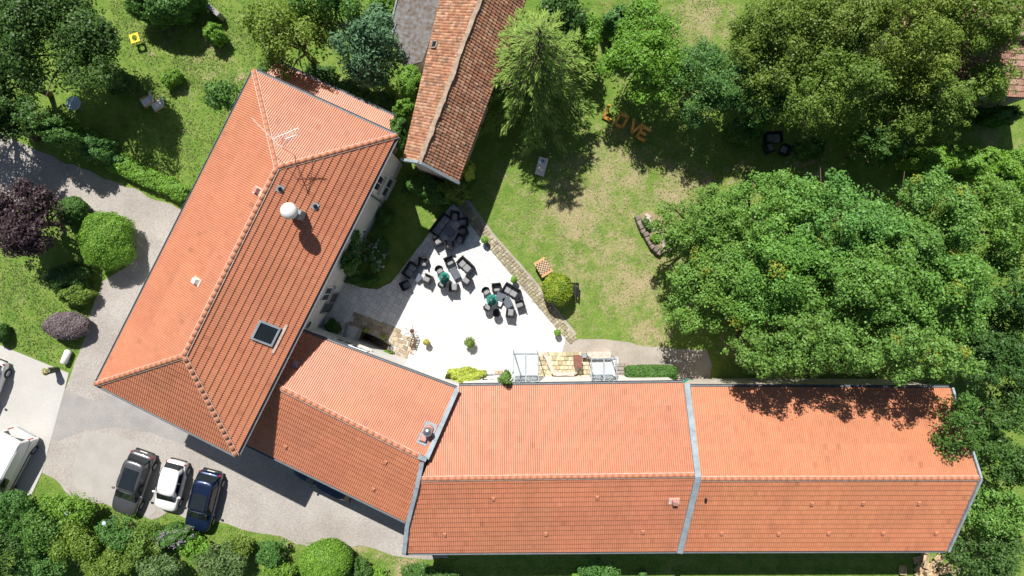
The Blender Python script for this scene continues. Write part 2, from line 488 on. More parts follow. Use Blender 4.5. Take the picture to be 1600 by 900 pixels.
def clip_poly(subj, clip):
    out = subj
    n = len(clip)
    for i in range(n):
        a, b = clip[i], clip[(i + 1) % n]
        ex, ey = b[0] - a[0], b[1] - a[1]
        inp, out = out, []
        if not inp: break
        for k in range(len(inp)):
            p, q = inp[k - 1], inp[k]
            sp = ex * (p[1] - a[1]) - ey * (p[0] - a[0]); sq = ex * (q[1] - a[1]) - ey * (q[0] - a[0])
            if (sp >= 0) != (sq >= 0):
                t_ = sp / (sp - sq); out.append((p[0] + (q[0] - p[0]) * t_, p[1] + (q[1] - p[1]) * t_))
            if sq >= 0: out.append(q)
    return out

def area(p):
    return 0.5 * sum(p[i - 1][0] * p[i][1] - p[i][0] * p[i - 1][1] for i in range(len(p)))

def pave():
    rng = random.Random(11)
    ang = I2(-135, 250)
    ca, sa = math.cos(ang), math.sin(ang)
    terr = TERR if area(TERR) > 0 else TERR[::-1]
    holeg = [tuple(p) for p in STAIR]
    if area(holeg) < 0: holeg = holeg[::-1]
    hc = np.array(holeg).mean(0); holeg = [tuple(hc + (np.array(p) - hc) * 1.3) for p in holeg]
    vs, fs, cols = [], [], []
    used = set()
    n, u = 66, 0.20
    for i in range(-n, n):
        for j in range(-n, n):
            if (i, j) in used: continue
            opts = [(1, 1), (2, 1), (1, 2), (2, 2), (3, 2), (2, 3)]
            rng.shuffle(opts)
            for w, h in opts:
                cells = [(i + a, j + b) for a in range(w) for b in range(h)]
                if not any(c in used for c in cells): break
            else:
                w = h = 1; cells = [(i, j)]
            used.update(cells)
            g = 0.013
            loc = [(i * u + g, j * u + g), ((i + w) * u - g, j * u + g), ((i + w) * u - g, (j + h) * u - g), (i * u + g, (j + h) * u - g)]
            ox, oy = -4.0, -1.0
            q = [(ox + x * ca - y * sa, oy + x * sa + y * ca) for x, y in loc]
            cx, cy = sum(p[0] for p in q) / 4, sum(p[1] for p in q) / 4
            if in_poly(np.array(cx), np.array(cy), holeg): continue
            p = clip_poly(terr, q)
            if len(p) < 3 or abs(area(p)) < 0.01: continue
            if len(p) > 8: continue
            z = 0.062 + rng.uniform(-0.003, 0.003)
            o = len(vs); m = len(p)
            vs += [(x, y, z) for x, y in p] + [(x, y, 0.045) for x, y in p]
            fs.append(tuple(range(o, o + m)))
            for k in range(m): fs.append((o + k, o + k + m, o + (k + 1) % m + m, o + (k + 1) % m))
            s = rng.uniform(0.88, 1.06)
            cols += [(0.70 * s, 0.70 * s, 0.69 * s)] * (2 * m)
    me = bpy.data.meshes.new('paving_slabs'); me.from_pydata(vs, [], fs)
    bm = bmesh.new(); bm.from_mesh(me); bmesh.ops.recalc_face_normals(bm, faces=bm.faces); bm.to_mesh(me); bm.free()
    a = me.color_attributes.new('col', 'FLOAT_COLOR', 'POINT')
    a.data.foreach_set('color', np.array([(*c, 1) for c in cols], np.float32).ravel())
    me.materials.append(M['terrace'])
    o = bpy.data.objects.new('paving_slabs', me); COL.objects.link(o); o.parent = t
    tag(o, kind='stuff')
pave()
# ------------------------------------------------------------------ roofs
NEW_TILES = [(0.495, 0.202, 0.112), (0.488, 0.196, 0.108), (0.500, 0.206, 0.116), (0.480, 0.190, 0.104), (0.491, 0.199, 0.110), (0.497, 0.204, 0.113)]
END_TILES = [(0.520, 0.216, 0.112), (0.512, 0.210, 0.108), (0.526, 0.221, 0.116), (0.505, 0.204, 0.104)]
OLD_TILES = [(0.42, 0.205, 0.125), (0.37, 0.17, 0.10), (0.46, 0.245, 0.155), (0.31, 0.15, 0.095), (0.49, 0.29, 0.19), (0.40, 0.19, 0.11)]
PROF_NEW = [(0, .0), (.10, .038), (.22, .0), (.5, .0), (.60, .038), (.72, .0), (1, .0)]
PROF_OLD = [(0, .0), (.25, .034), (.5, .046), (.75, .034), (1, .0)]

def plane_z(a, b, c):
    n = (b - a).cross(c - a)
    return lambda p: a.z - (n.x * (p.x - a.x) + n.y * (p.y - a.y)) / n.z

def tile_slope(parent, pts, ea, eb, material, palette, prof, w=0.25, e=0.37, lip=0.044, seed=0, wob=0.0):
    """courses of roof tiles laid on the slope pts (world points, convex), eave ea-eb"""
    rng = np.random.default_rng(seed)
    pts = [Vector(p) for p in pts]
    ea, eb = Vector(ea), Vector(eb)
    n = (pts[1] - pts[0]).cross(pts[2] - pts[0]).normalized()
    if n.z < 0: n = -n
    u = (eb - ea).normalized()
    v = n.cross(u)
    if v.z < 0: u = -u; v = -v
    o = ea
    L = np.array([((p - o).dot(u), (p - o).dot(v)) for p in pts])
    u0, v0 = L.min(0); u1, v1 = L.max(0)
    nu = int((u1 - u0) / w) + 2; nv = int((v1 - v0) / e) + 2
    pu = np.array([q[0] for q in prof]) * w; ph = np.array([q[1] for q in prof])
    m = len(prof)
    U, V, H, F, C = [], [], [], [], []
    base = 0
    pal = np.array(palette)
    batch = rng.uniform(.95, 1.04, (16, 16, 1)) * (1 + rng.normal(size=(16, 16, 3)) * .012)
    for r in range(nv):
        va = v0 + r * e; vb = va + e + 0.02
        off = 0.0
        us = u0 - w + off + np.arange(nu + 1) * w
        row = rng.uniform(0.97, 1.03)
        for ci, ux in enumerate(us):
            bt = batch[(r // 5) % 16, (ci // 9 + (r // 5) * 3) % 16]
            jl = rng.uniform(-wob, wob) if wob else 0
            jh = rng.uniform(0, wob * 0.8) if wob else rng.uniform(0, 0.008)
            for (vv, hh) in ((va + jl, lip + jh), (vb, 0.0)):
                U.append(ux + pu + jl * 0.5); V.append(np.full(m, vv)); H.append(ph + hh)
            U.append(ux + pu + jl * 0.5); V.append(np.full(m, va + jl)); H.append(np.full(m, -0.03))
            for k in range(m - 1):
                F.append((base + k, base + k + 1, base + m + k + 1, base + m + k))
                F.append((base + 2 * m + k, base + 2 * m + k + 1, base + k + 1, base + k))
            base += 3 * m
            c = pal[rng.integers(len(pal))] * row * bt * (rng.uniform(0.97, 1.03) if rng.random() > .03 else rng.uniform(.8, 1.1))
            C.append(np.repeat(c[None], 3 * m, 0))
    U = np.concatenate(U); V = np.concatenate(V); H = np.concatenate(H); C = np.concatenate(C)
    X = np.array(o)[None] + U[:, None] * np.array(u)[None] + V[:, None] * np.array(v)[None] + H[:, None] * np.array(n)[None]
    off = origin(parent)
    X -= np.array(off)
    me = bpy.data.meshes.new('roof_tiles')
    me.from_pydata(X.tolist(), [], F)
    at = me.color_attributes.new('col', 'FLOAT_COLOR', 'POINT')
    at.data.foreach_set('color', np.concatenate([C, np.ones((len(C), 1))], 1).astype(np.float32).ravel())
    bm = bmesh.new(); bm.from_mesh(me)
    cen = sum(pts, Vector()) / len(pts)
    for i in range(len(pts)):
        a, b = pts[i], pts[(i + 1) % len(pts)]
        pn = (b - a).cross(Vector((0, 0, 1))); pn.z = 0; pn.normalize()
        if pn.dot(cen - a) > 0: pn = -pn
        bmesh.ops.bisect_plane(bm, geom=bm.verts[:] + bm.edges[:] + bm.faces[:], plane_co=a - off, plane_no=pn, clear_outer=True)
    bm.to_mesh(me); bm.free()
    me.materials.append(material)
    ob = bpy.data.objects.new('roof_tiles', me); COL.objects.link(ob); ob.parent = parent
    tag(ob, kind='stuff')
    return ob

def planar(ra, rb, pts):
    """heights for eave points (px, py, z) so that they lie in one plane with the ridge ra-rb"""
    mid = sum((P(*q) for q in pts), Vector()) / len(pts)
    pl = plane_z(ra, rb, mid)
    out = []
    for px, py, z in pts:
        for _ in range(30):
            z = 0.5 * z + 0.5 * pl(P(px, py, z))
        out.append(P(px, py, z))
    return out

def half_pipe(name, r, L, n=6, taper=0.9):
    mb = MB()
    vs, fs = [], []
    for i, (x, k) in enumerate(((0, 1.0), (L, taper))):
        for j in range(n + 1):
            t_ = math.pi * j / n
            vs.append((x, -math.cos(t_) * r * k, math.sin(t_) * r * k))
    for j in range(n): fs.append((j, j + 1, n + 2 + j, n + 1 + j))
    fs.append(tuple(range(n, -1, -1)))
    fs.append(tuple(range(n + 1, 2 * n + 2)))
    me = bpy.data.meshes.new(name); me.from_pydata(vs, [], fs)
    me.polygons.foreach_set('use_smooth', [True] * n + [False, False])
    return me

CAP = half_pipe('ridge_tile', 0.125, 0.41, 8, 0.97)
CAP.materials.append(M['ridge'])

def ridge_line(roof, a, b, step=0.385, mesh=CAP, lift=0.03, mort=True):
    a, b = Vector(a), Vector(b)
    d = b - a; L = d.length; d.normalize()
    r = d.cross(Vector((0, 0, 1))).normalized(); up = r.cross(d)
    n = max(1, round(L / step)); st = L / n
    off = origin(roof)
    R = Matrix((d, -r, up)).transposed().to_4x4()
    for i in range(n):
        o = bpy.data.objects.new('ridge_tile', mesh); COL.objects.link(o); o.parent = roof
        o.matrix_local = Matrix.Translation(a + d * (i * st) + up * lift - off) @ R @ Matrix.Diagonal((st / 0.385, 1, 1, 1))
    if mort:
        mb = MB()
        for s_ in (-1, 1):
            mb.bar(a + r * 0.125 * s_ + up * 0.0, b + r * 0.125 * s_ + up * 0.0, 0.05, 0.10, up)
        mb.build('ridge_mortar', M['mortar'], roof)

def gutter(parent, a, b, out, m=None, r=0.075):
    """open half-round gutter along the eave a-b"""
    a, b = Vector(a), Vector(b)
    out = Vector(out).normalized()
    c = out * (r + 0.01) + Vector((0, 0, -0.05))
    vs, fs = [], []
    n = 6
    for p in (a, b):
        for rr in (r, r - 0.012):
            for k in range(n + 1):
                t_ = math.pi * k / n
                vs.append(p + c + out * (-math.cos(t_) * rr) + Vector((0, 0, -math.sin(t_) * rr)))
    q = 2 * (n + 1)
    for k in range(n):
        fs.append((k, k + 1, q + k + 1, q + k)); fs.append((n + 1 + k, n + 2 + k, q + n + 2 + k, q + n + 1 + k))
    for k in (0, n): fs.append((k, n + 1 + k, q + n + 1 + k, q + k))
    return MB().add(vs, fs).build('gutter', m or M['zinc_dark'], parent)

def deck(parent, polys, drop=0.09, thick=0.12):
    """boarding under the tiles: a slab per slope, joined as the roof's own mesh"""
    mb = MB()
    for pts in polys:
        pts = [Vector(p) for p in pts]
        n = (pts[1] - pts[0]).cross(pts[2] - pts[0]).normalized()
        if n.z < 0: n = -n
        m = len(pts)
        vs = [p - Vector((0, 0, drop)) for p in pts] + [p - Vector((0, 0, drop + thick)) for p in pts]
        fs = [tuple(range(m)), tuple(range(2 * m - 1, m - 1, -1))] + [(i, i + m, (i + 1) % m + m, (i + 1) % m) for i in range(m)]
        mb.add(vs, fs)
    return mb.build('roof', M['deck'], parent)

def inset(pts, d):
    """move a CCW/CW plan polygon inwards by d (scalar or one per edge)"""
    n = len(pts)
    pts = [Vector((p[0], p[1])) for p in pts]
    ar = area([tuple(p) for p in pts])
    sg = 1 if ar > 0 else -1
    dd = d if hasattr(d, '__len__') else [d] * n
    lines = []
    for i in range(n):
        a, b = pts[i], pts[(i + 1) % n]
        e = (b - a).normalized(); nn = Vector((-e.y, e.x)) * sg
        lines.append((a + nn * dd[i], e))
    out = []
    for i in range(n):
        (p, e), (q, f) = lines[i - 1], lines[i]
        cr = e.x * f.y - e.y * f.x
        t_ = ((q.x - p.x) * f.y - (q.y - p.y) * f.x) / cr
        out.append((p.x + e.x * t_, p.y + e.y * t_))
    return out

class Wall:
    """vertical wall plane from a to b (plan); maps photo pixels onto it and hangs windows there"""
    def __init__(s, a, b, centre):
        s.a = Vector((a[0], a[1])); s.d = (Vector((b[0], b[1])) - s.a); s.L = s.d.length; s.d.normalize()
        s.n = Vector((s.d.y, -s.d.x))
        if s.n.dot(s.a - Vector((centre[0], centre[1]))) < 0: s.n = -s.n
    def at(s, px, py):
        q = P(px, py, 0) - Vector((0, 0, CAM_H))
        t_ = (s.a.dot(s.n)) / (q.x * s.n.x + q.y * s.n.y)
        p = Vector((0, 0, CAM_H)) + q * t_
        return (Vector((p.x, p.y)) - s.a).dot(s.d), p.z
    def pt(s, u, z, out=0.0):
        p = s.a + s.d * u + s.n * out
        return Vector((p.x, p.y, z))
    def R(s):
        return Matrix(((s.d.x, s.n.x, 0), (s.d.y, s.n.y, 0), (0, 0, 1)))
    def window(s, parent, u, z, w, h, shutters=False, sill=True, frame=None, door=False, name='window'):
        R = s.R()
        f = MB()
        for sx in (-1, 1): f.box(s.pt(u + sx * (w / 2 - .04), z, .03), (.08, .08, h), R)
        for sz in (-1, 1): f.box(s.pt(u, z + sz * (h / 2 - .04), .03), (w - .16, .08, .08), R)
        f.box(s.pt(u, z, .032), (.06, .07, h - .16), R)
        wn_ = f.build(name, frame or M['white_paint'], parent)
        for sx in (-1, 1):
            MB().box(s.pt(u + sx * (w - .1) / 4, z, .02), ((w - .22) / 2 - .01, .03, h - .17), R).build('pane', M['dark_glass'], wn_)
        if sill: MB().box(s.pt(u, z - h / 2 - .04, .08), (w + .2, .2, .07), R).build('sill', M['render_cream'], wn_)
        if shutters:
            for sx in (-1, 1):
                sh = MB().box(s.pt(u + sx * (w / 2 + .30), z, .05), (.56, .05, h), R).build('shutter', M['grey_paint'], wn_)
        return wn_
    def downpipe(s, parent, u, z0, z1):
        return MB().tube([s.pt(u, z0, .1), s.pt(u, z1, .1)], .05, 8).build('downpipe', M['zinc_dark'], parent)

# ------------------------------------------------------------------ main house (hipped roof)
ZE, ZR = 7.6, 9.9
TL, TR, BR, BL = P(397, 110, ZE), P(620, 212, ZE), P(370, 712, ZE), P(150, 600, ZE)
RT, RB = P(433, 262, ZR), P(288, 556, ZR)
main = empty('main_house', ((TL + BR) / 2).xy.to_3d(), 0, 'tall white house with hipped orange tile roof, skylight and aerial', 'house')
slopes = [([BL, TL, RT, RB], BL, TL), ([TR, BR, RB, RT], TR, BR), ([TL, TR, RT], TL, TR), ([BR, BL, RB], BR, BL)]
main_roof = deck(main, [s_[0] for s_ in slopes])
for i, (pts, a, b) in enumerate(slopes):
    tile_slope(main_roof, pts, a, b, M['tile_new'], NEW_TILES, PROF_NEW, seed=20 + i)
ridge_line(main_roof, RB, RT)
for a, b in ((TL, RT), (TR, RT), (BR, RB), (BL, RB)): ridge_line(main_roof, a, b)
mc = (TL + BR) / 2
for a, b in ((BL, TL), (TR, BR), (TL, TR), (BR, BL)):
    out = (a + b) / 2 - mc; e = (b - a).normalized(); out = out - e * out.dot(e); out.z = 0
    gutter(main, a, b, out)
mw = inset([TL.xy, TR.xy, BR.xy, BL.xy], 0.62)
MB().prism(mw, -0.3, ZE - 0.16).build('wall', M['render_white'], main)
MB().prism(inset([TL.xy, TR.xy, BR.xy, BL.xy], 0.03), ZE - 0.22, ZE - 0.175).build('soffit', M['white_paint'], main)
W_R = Wall(mw[1], mw[2], mc)
for px, py, w, h in ((591, 286, 1.0, 1.5), (606, 294, 1.3, 1.5)):
    u, z = W_R.at(px, py); W_R.window(main, u, max(1.2, z), w, h)
for px, py, w, h, sh in ((510, 459, 1.0, 1.6, False),):
    u, z = W_R.at(px, py); W_R.window(main, u, z, w, h, sh)
u, z = W_R.at(524, 472); 
dr = W_R.window(main, u, 1.25, 1.5, 2.4, False, False, M['grey_paint'], name='french_door')
u, z = W_R.at(482, 508)
oc = MB()
R = W_R.R()
vs = [W_R.pt(u + .26 * math.cos(q * math.pi / 8), max(z, 3.0) + .4 * math.sin(q * math.pi / 8), .02) for q in range(16)] + [W_R.pt(u + .26 * math.cos(q * math.pi / 8), max(z, 3.0) + .4 * math.sin(q * math.pi / 8), -.1) for q in range(16)]
oc.add(vs, [tuple(range(16)), tuple(range(31, 15, -1))] + [(i, i + 16, (i + 1) % 16 + 16, (i + 1) % 16) for i in range(16)]).build('oval_window', M['dark_glass'], main)
u, z = W_R.at(580, 306); W_R.downpipe(main, u, 0.1, ZE - 0.25)
for k in range(3):
    a = Wall(mw[3], mw[0], mc); a.window(main, 4 + k * 5.5, 4.6, 1.1, 1.5)
    a.window(main, 4 + k * 5.5, 1.5, 1.1, 1.5)

PL_R = plane_z(TR, BR, (RT + RB) / 2); PL_L = plane_z(BL, TL, (RT + RB) / 2)
def on_plane(px, py, pl, z=8.7):
    for _ in range(12):
        p = P(px, py, z); z = pl(p)
    return P(px, py, z)
def slope_frame(p, pl, along):
    """matrix whose X runs along the eave, Y up the slope, Z off the roof"""
    e = 0.5
    nx = pl(p + Vector((e, 0, 0))) - pl(p - Vector((e, 0, 0))); ny = pl(p + Vector((0, e, 0))) - pl(p - Vector((0, e, 0)))
    n = Vector((-nx, -ny, 2 * e)).normalized()
    x = Vector((along.x, along.y, 0)); x = (x - n * x.dot(n)).normalized(); y = n.cross(x)
    return Matrix((x, y, n)).transposed()
# skylight
ax = (TR - BR)
c = on_plane(415, 520, PL_R); F = slope_frame(c, PL_R, ax)
sk = MB()
for sx in (-1, 1): sk.box(c + F @ Vector((sx * .52, 0, .09)), (.10, 1.22, .2), F)
for sy in (-1, 1): sk.box(c + F @ Vector((0, sy * .56, .09)), (.94, .10, .2), F)
sko = sk.build('skylight', M['zinc'], main_roof)
MB().box(c + F @ Vector((0, 0, .12)), (.94, 1.02, .03), F).build('pane', M['dark_glass'], sko)
MB().box(c + F @ Vector((-.02, -.82, .07)), (1.75, .14, .04), F).build('flashing', M['mortar'], sko)
# small square roof vents
def square_vent(px, py):
    c = on_plane(px, py, PL_R); F = slope_frame(c, PL_R, ax)
    v = MB().box(c + F @ Vector((0, 0, .06)), (.36, .36, .05), F).build('roof_vent', M['zinc'], main_roof)
    m = MB(); m.lathe([(.11, -.02), (.11, .1), (.09, .12)], 12)
    m.v = [tuple(c + F @ Vector((p[0], p[1], p[2] + .08))) for p in m.v]
    m.build('hood', M['black_metal'], v)
square_vent(437, 295); square_vent(492, 322)
def box_vent(roof, px, py, pl, ax, m, base=True, s_=1.0, z=8.7):
    c = on_plane(px, py, pl, z); F = slope_frame(c, pl, ax)
    v = MB().box(c + F @ Vector((0, 0, .06)), (.42 * s_, .62 * s_, .05), F).build('roof_vent', M['mortar'] if base else m, roof)
    h = MB().box(c + F @ Vector((0, -.03, .2)), (.30 * s_, .34 * s_, .26), F, 0.8).build('hood', m, v)
    return v
M['pink_vent'] = mat('pink_vent', (0.50, 0.24, 0.20), 0.6)
box_vent(main_roof, 404, 299, PL_L, ax, M['pink_vent'])
box_vent(main_roof, 309, 440, PL_L, ax, M['white_paint'])
# chimney with domed steel cowl
c = on_plane(467, 335, PL_R)
chm = MB().box((c.x, c.y, c.z + .25), (.62, .50, 1.1), Matrix.Rotation(I2(223, 102), 3, 'Z')).build('chimney', M['zinc'], main_roof)
MB().tube([(c.x, c.y, c.z + .75), (c.x, c.y, c.z + 1.55)], .2, 16).build('flue', M['steel'], chm, smooth=True)
MB().lathe([(.25, 0), (.42, .08), (.45, .22), (.43, .36), (.34, .52), (.18, .62), (.03, .65)], 24, (c.x, c.y, c.z + 1.45)).build('cowl', M['white_plastic'], chm, smooth=True)
# tv aerial
PL_T = plane_z(TL, TR, RT)
c = on_plane(461, 243, PL_T); top = Vector((c.x, c.y, c.z + 2.6))
aer = MB().tube([c, top], .025, 6).build('aerial', M['steel'], main_roof)
b0 = P(393, 184, top.z - .1); b1 = P(494, 237, 9.2)
MB().tube([b0, top, b1], .012, 5).build('stay_wire', M['white_plastic'], aer)
m = MB()
for (pa, pb, dz) in (((426, 217), (466, 200), -.15), ((446, 217), (468, 209), -.45)):
    A_, B_ = P(*pa, top.z + dz), P(*pb, top.z + dz)
    m.tube([A_, B_], .016, 5)
    dd = (B_ - A_).normalized(); rr = Vector((-dd.y, dd.x, 0))
    for k in range(9):
        q = A_ + (B_ - A_) * (k / 8); l = .12 + .16 * (1 - k / 8)
        m.tube([q - rr * l, q + rr * l], .008, 4)
    m.tube([(A_ + B_) / 2, Vector((c.x, c.y, top.z + dz))], .014, 5)
m.build('antenna_rods', M['steel'], aer)

# lean-to on the north end of the main house
lo_l, lo_r = P(430, 96, 4.2), P(622, 185, 4.2)
nn = Vector((-(TR - TL).y, (TR - TL).x, 0)).normalized()
if nn.dot(mc - lo_l) > 0: nn = -nn
dep = 1.95
li_l, li_r = lo_l - nn * dep + Vector((0, 0, .75)), lo_r - nn * dep + Vector((0, 0, .75))
lean = empty('lean_to', ((lo_l + lo_r) / 2).xy.to_3d(), 0, 'narrow orange tiled lean-to below the north eave of the hipped house', 'lean-to')
lr = deck(lean, [[lo_l, lo_r, li_r, li_l]])
tile_slope(lr, [lo_l, lo_r, li_r, li_l], lo_l, lo_r, M['tile_new'], NEW_TILES, PROF_NEW, seed=31)
gutter(lean, lo_l, lo_r, nn)
MB().prism(inset([lo_l.xy, lo_r.xy, li_r.xy, li_l.xy], [.35, .2, .35, .2]), -0.2, 4.05).build('wall', M['render_white'], lean)

# ------------------------------------------------------------------ middle wing
wr_l, wr_r = P(445, 609, 7.0), P(663, 717, 7.0)
wu_l, wu_r = planar(wr_l, wr_r, [(470, 517, 5.4), (713, 607, 5.4)])
wl_l, wl_r = planar(wr_l, wr_r, [(400, 701, 5.0), (634, 815, 5.0)])
# carry the west end in under the main eave
for nm in ('wu', 'wr', 'wl'):
    a, b = globals()[nm + '_l'], globals()[nm + '_r']
    globals()[nm + '_l'] = a - (b - a).normalized() * (0.75 if nm == 'wu' else 1.0)
wing = empty('wing', ((wu_l + wl_r) / 2).xy.to_3d(), 0, 'short orange tiled wing joining the hipped house to the long range', 'house')
w_sl = [([wu_l, wu_r, wr_r, wr_l], wu_l, wu_r), ([wl_r, wl_l, wr_l, wr_r], wl_l, wl_r)]
wing_roof = deck(wing, [s_[0] for s_ in w_sl])
for i, (pts, a, b) in enumerate(w_sl): tile_slope(wing_roof, pts, a, a + (wr_r - wr_l), M['tile_new'], NEW_TILES, PROF_NEW, seed=40 + i, e=.36)
ridge_line(wing_roof, wr_l, wr_r)
gutter(wing, wu_l, wu_r, (.4, .9, 0)); gutter(wing, wl_l, wl_r, (-.44, -.9, 0))
mbw = MB()
ww = inset([wu_l.xy, wu_r.xy, wl_r.xy, wl_l.xy], [.15, -.1, .45, -.1])
mbw.prism(ww, -2.4, 4.75).build('wall', M['render_white'], wing)
W_W = Wall(ww[0], ww[1], (wu_l + wl_r) / 2)
for px, py, w, h in ((537, 535, 1.1, 1.0), (562, 545, 1.1, 1.0)):
    u, z = W_W.at(px, py); W_W.window(wing, u, min(max(z, 1.4), 3.6), w, h)
u, z = W_W.at(655, 580); 
aw = MB().box(W_W.pt(u + .3, 2.45, .35), (2.6, .7, .08), W_W.R()).build('canopy', M['white_paint'], wing)
u, z = W_W.at(665, 585); W_W.window(wing, u, 1.2, 1.8, 2.1, name='french_door', sill=False)
W_W2 = Wall(ww[2], ww[3], (wu_l + wl_r) / 2)
for k in range(3): W_W2.window(wing, 2.2 + 2.9 * k, 2.6, 1.0, 1.4)
PW_U = plane_z(wu_l, wu_r, (wr_l + wr_r) / 2)
ax = wu_r - wu_l
c = on_plane(462, 569, PW_U, 6); F = slope_frame(c, PW_U, ax)
v = MB().box(c + F @ Vector((0, 0, .07)), (.4, .4, .06), F).build('roof_vent', M['zinc'], wing_roof)
MB().box(c + F @ Vector((0, 0, .15)), (.24, .24, .12), F).build('hood', M['pink_vent'], v)
# twin flue on two flashing plates
c = on_plane(671, 670, PW_U, 6); F = slope_frame(c, PW_U, ax)
fp = MB().box(c + F @ Vector((0, 0, .05)), (.72, .72, .04), F).build('flue_plate', M['zinc'], wing_roof)
MB().lathe([(.24, 0), (.26, .12), (.2, .2)], 16, tuple(c)).build('collar', M['pink_vent'], fp, smooth=True)
MB().lathe([(.15, 0), (.15, .75), (.25, .78), (.25, .98), (.19, 1.06), (.04, 1.1)], 20, tuple(c)).build('flue', M['steel'], fp, smooth=True)
c = on_plane(661, 687, PW_U, 6)
fp2 = MB().box(c + F @ Vector((0, 0, .06)), (.62, .60, .04), F).build('flue_plate', M['zinc'], wing_roof)
MB().box(c + F @ Vector((0, 0, .22)), (.36, .34, .34), F, .85).build('hood', M['pink_vent'], fp2)

# ------------------------------------------------------------------ long range, two roofs
def long_house(name, label, ul, ur, rl, rr, ll, lr_, seed, zu=5.0, zr=7.0, zl=5.0, tiles=NEW_TILES, wallm='render_white'):
    RL, RR = P(*rl, zr), P(*rr, zr)
    UL, UR = planar(RL, RR, [(*ul, zu), (*ur, zu)]); LL, LR = planar(RL, RR, [(*ll, zl), (*lr_, zl)])
    root = empty(name, ((UL + LR) / 2).xy.to_3d(), 0, label, 'house')
    sl = [([UL, UR, RR, RL], UL, UR), ([LR, LL, RL, RR], LL, LR)]
    roof = deck(root, [s_[0] for s_ in sl])
    for i, (pts, a, b) in enumerate(sl): tile_slope(roof, pts, a, a + (RR - RL), M['tile_new'], tiles, PROF_NEW, seed=seed + i, e=.34)
    ridge_line(roof, RL, RR)
    gutter(root, UL, UR, (0, 1, 0)); gutter(root, LL, LR, (0, -1, 0))
    pts = inset([UL.xy, UR.xy, LR.xy, LL.xy], [.12, .12, .45, .12])
    w = MB().prism(pts, -0.3, 4.7)
    for A_, B_, C_ in ((pts[0], pts[3], RL), (pts[1], pts[2], RR)):
        cx = Vector((A_[0] + B_[0], A_[1] + B_[1])) / 2
        dx = .1 if C_ is RL else -.1
        w.add([(A_[0], A_[1], 4.7), (B_[0], B_[1], 4.7), (C_.x + dx * 2, C_.y, zr - .25), (A_[0] + dx, A_[1], 4.7), (B_[0] + dx, B_[1], 4.7), (C_.x + dx * 3, C_.y, zr - .25)],
              [(0, 1, 2), (5, 4, 3), (0, 3, 4, 1), (1, 4, 5, 2), (2, 5, 3, 0)])
    w.build('wall', M[wallm], root)
    return root, roof, UL, UR, RL, RR, LL, LR, pts

hA = long_house('long_house', 'long orange roofed house in the middle of the lower range, glass canopies on its wall', (717, 603), (1068, 598), (659, 748), (1086, 742), (633, 864), (1060, 861), 50)
hB = long_house('long_house', 'orange roofed house at the range end, tree shade across its upper slope', (1079, 604), (1484, 606), (1091, 748), (1529, 747), (1064, 861), (1478, 860), 60, tiles=END_TILES, wallm='render_cream')

def flashing(parent, pts, w, h, m=None, name='flashing'):
    mb = MB()
    for a, b in zip(pts[:-1], pts[1:]):
        mb.bar(a, b, w, h)
    return mb.build(name, m or M['zinc'], parent)
# zinc-capped party wall between the two long roofs, and verges
up = Vector((0, 0, .16))
flashing(hB[0], [P(1072, 600, 5.0) + up, P(1089.5, 745, 7.0) + up, P(1061, 862, 5.0) + up], .34, .16)
flashing(hB[0], [P(1486, 606, 5.0) + up * .6, P(1531, 747, 7.0) + up * .6, P(1480, 860, 5.0) + up * .6], .12, .22)
flashing(wing, [P(715, 607, 5.4) + up, P(667, 716, 6.95) + up], .26, .18)
flashing(wing, [P(667, 717, 7.0) + up, P(655, 712, 7.0) + up], .25, .2)
flashing(hA[0], [P(660, 722, 6.95) + up, P(652, 760, 6.8) + up, P(637, 820, 5.7) + up, P(632, 864, 5.0) + up], .24, .22)
# small things on the long roofs
PA_L = plane_z(hA[6], hA[7], (hA[4] + hA[5]) / 2); PB_L = plane_z(hB[6], hB[7], (hB[4] + hB[5]) / 2)
axx = Vector((1, 0, 0))
bv = box_vent(hA[1], 1053, 782, PA_L, Vector((0, 1, 0)), M['pink_vent'], z=6)
def vent_tile(roof, px, py, pl, ax=axx):
    c = on_plane(px, py, pl, 6); F = slope_frame(c, pl, ax)
    MB().box(c + F @ Vector((0, -.02, .09)), (.22, .26, .09), F, .7).build('vent_tile', M['ridge'], roof)
for px, py in ((933, 776), (853, 833), (1004, 830), (771, 778), (695, 834)): vent_tile(hA[1], px, py, PA_L)
for px, py in ((1268, 786), (1348, 785), (1435, 785), (1216, 833), (1294, 832), (1379, 832), (1127, 832), (1462, 832)): vent_tile(hB[1], px, py, PB_L)
c = on_plane(1102, 780, PB_L, 6); F = slope_frame(c, PB_L, axx)
MB().box(c + F @ Vector((0, 0, .1)), (.12, .2, .14), F).build('hook', M['black_metal'], hB[1])
PA_U = plane_z(hA[2], hA[3], (hA[4] + hA[5]) / 2)
PW_L = plane_z(wl_l, wl_r, (wr_l + wr_r) / 2)
for px, py in ((447, 697), (603, 721), (584, 763)): vent_tile(wing_roof, px, py, PW_L, wl_r - wl_l)

# wall openings of the middle long house, courtyard side
WA = Wall(hA[8][0], hA[8][1], (hA[2] + hA[7]) / 2)
for px in (822, 942):
    u, _ = WA.at(px, 590); WA.window(hA[0], u, 1.15, 1.5, 2.2, name='french_door', sill=False, frame=M['grey_paint'])
u, _ = WA.at(765, 590); WA.window(hA[0], u, 1.6, 1.0, 1.2)
u, _ = WA.at(1053, 592); 
MB().bar(WA.pt(u, 4.6, .05), WA.pt(u + .35, 4.6, .3), .12, .12).build('spout', M['teal'], hA[0])

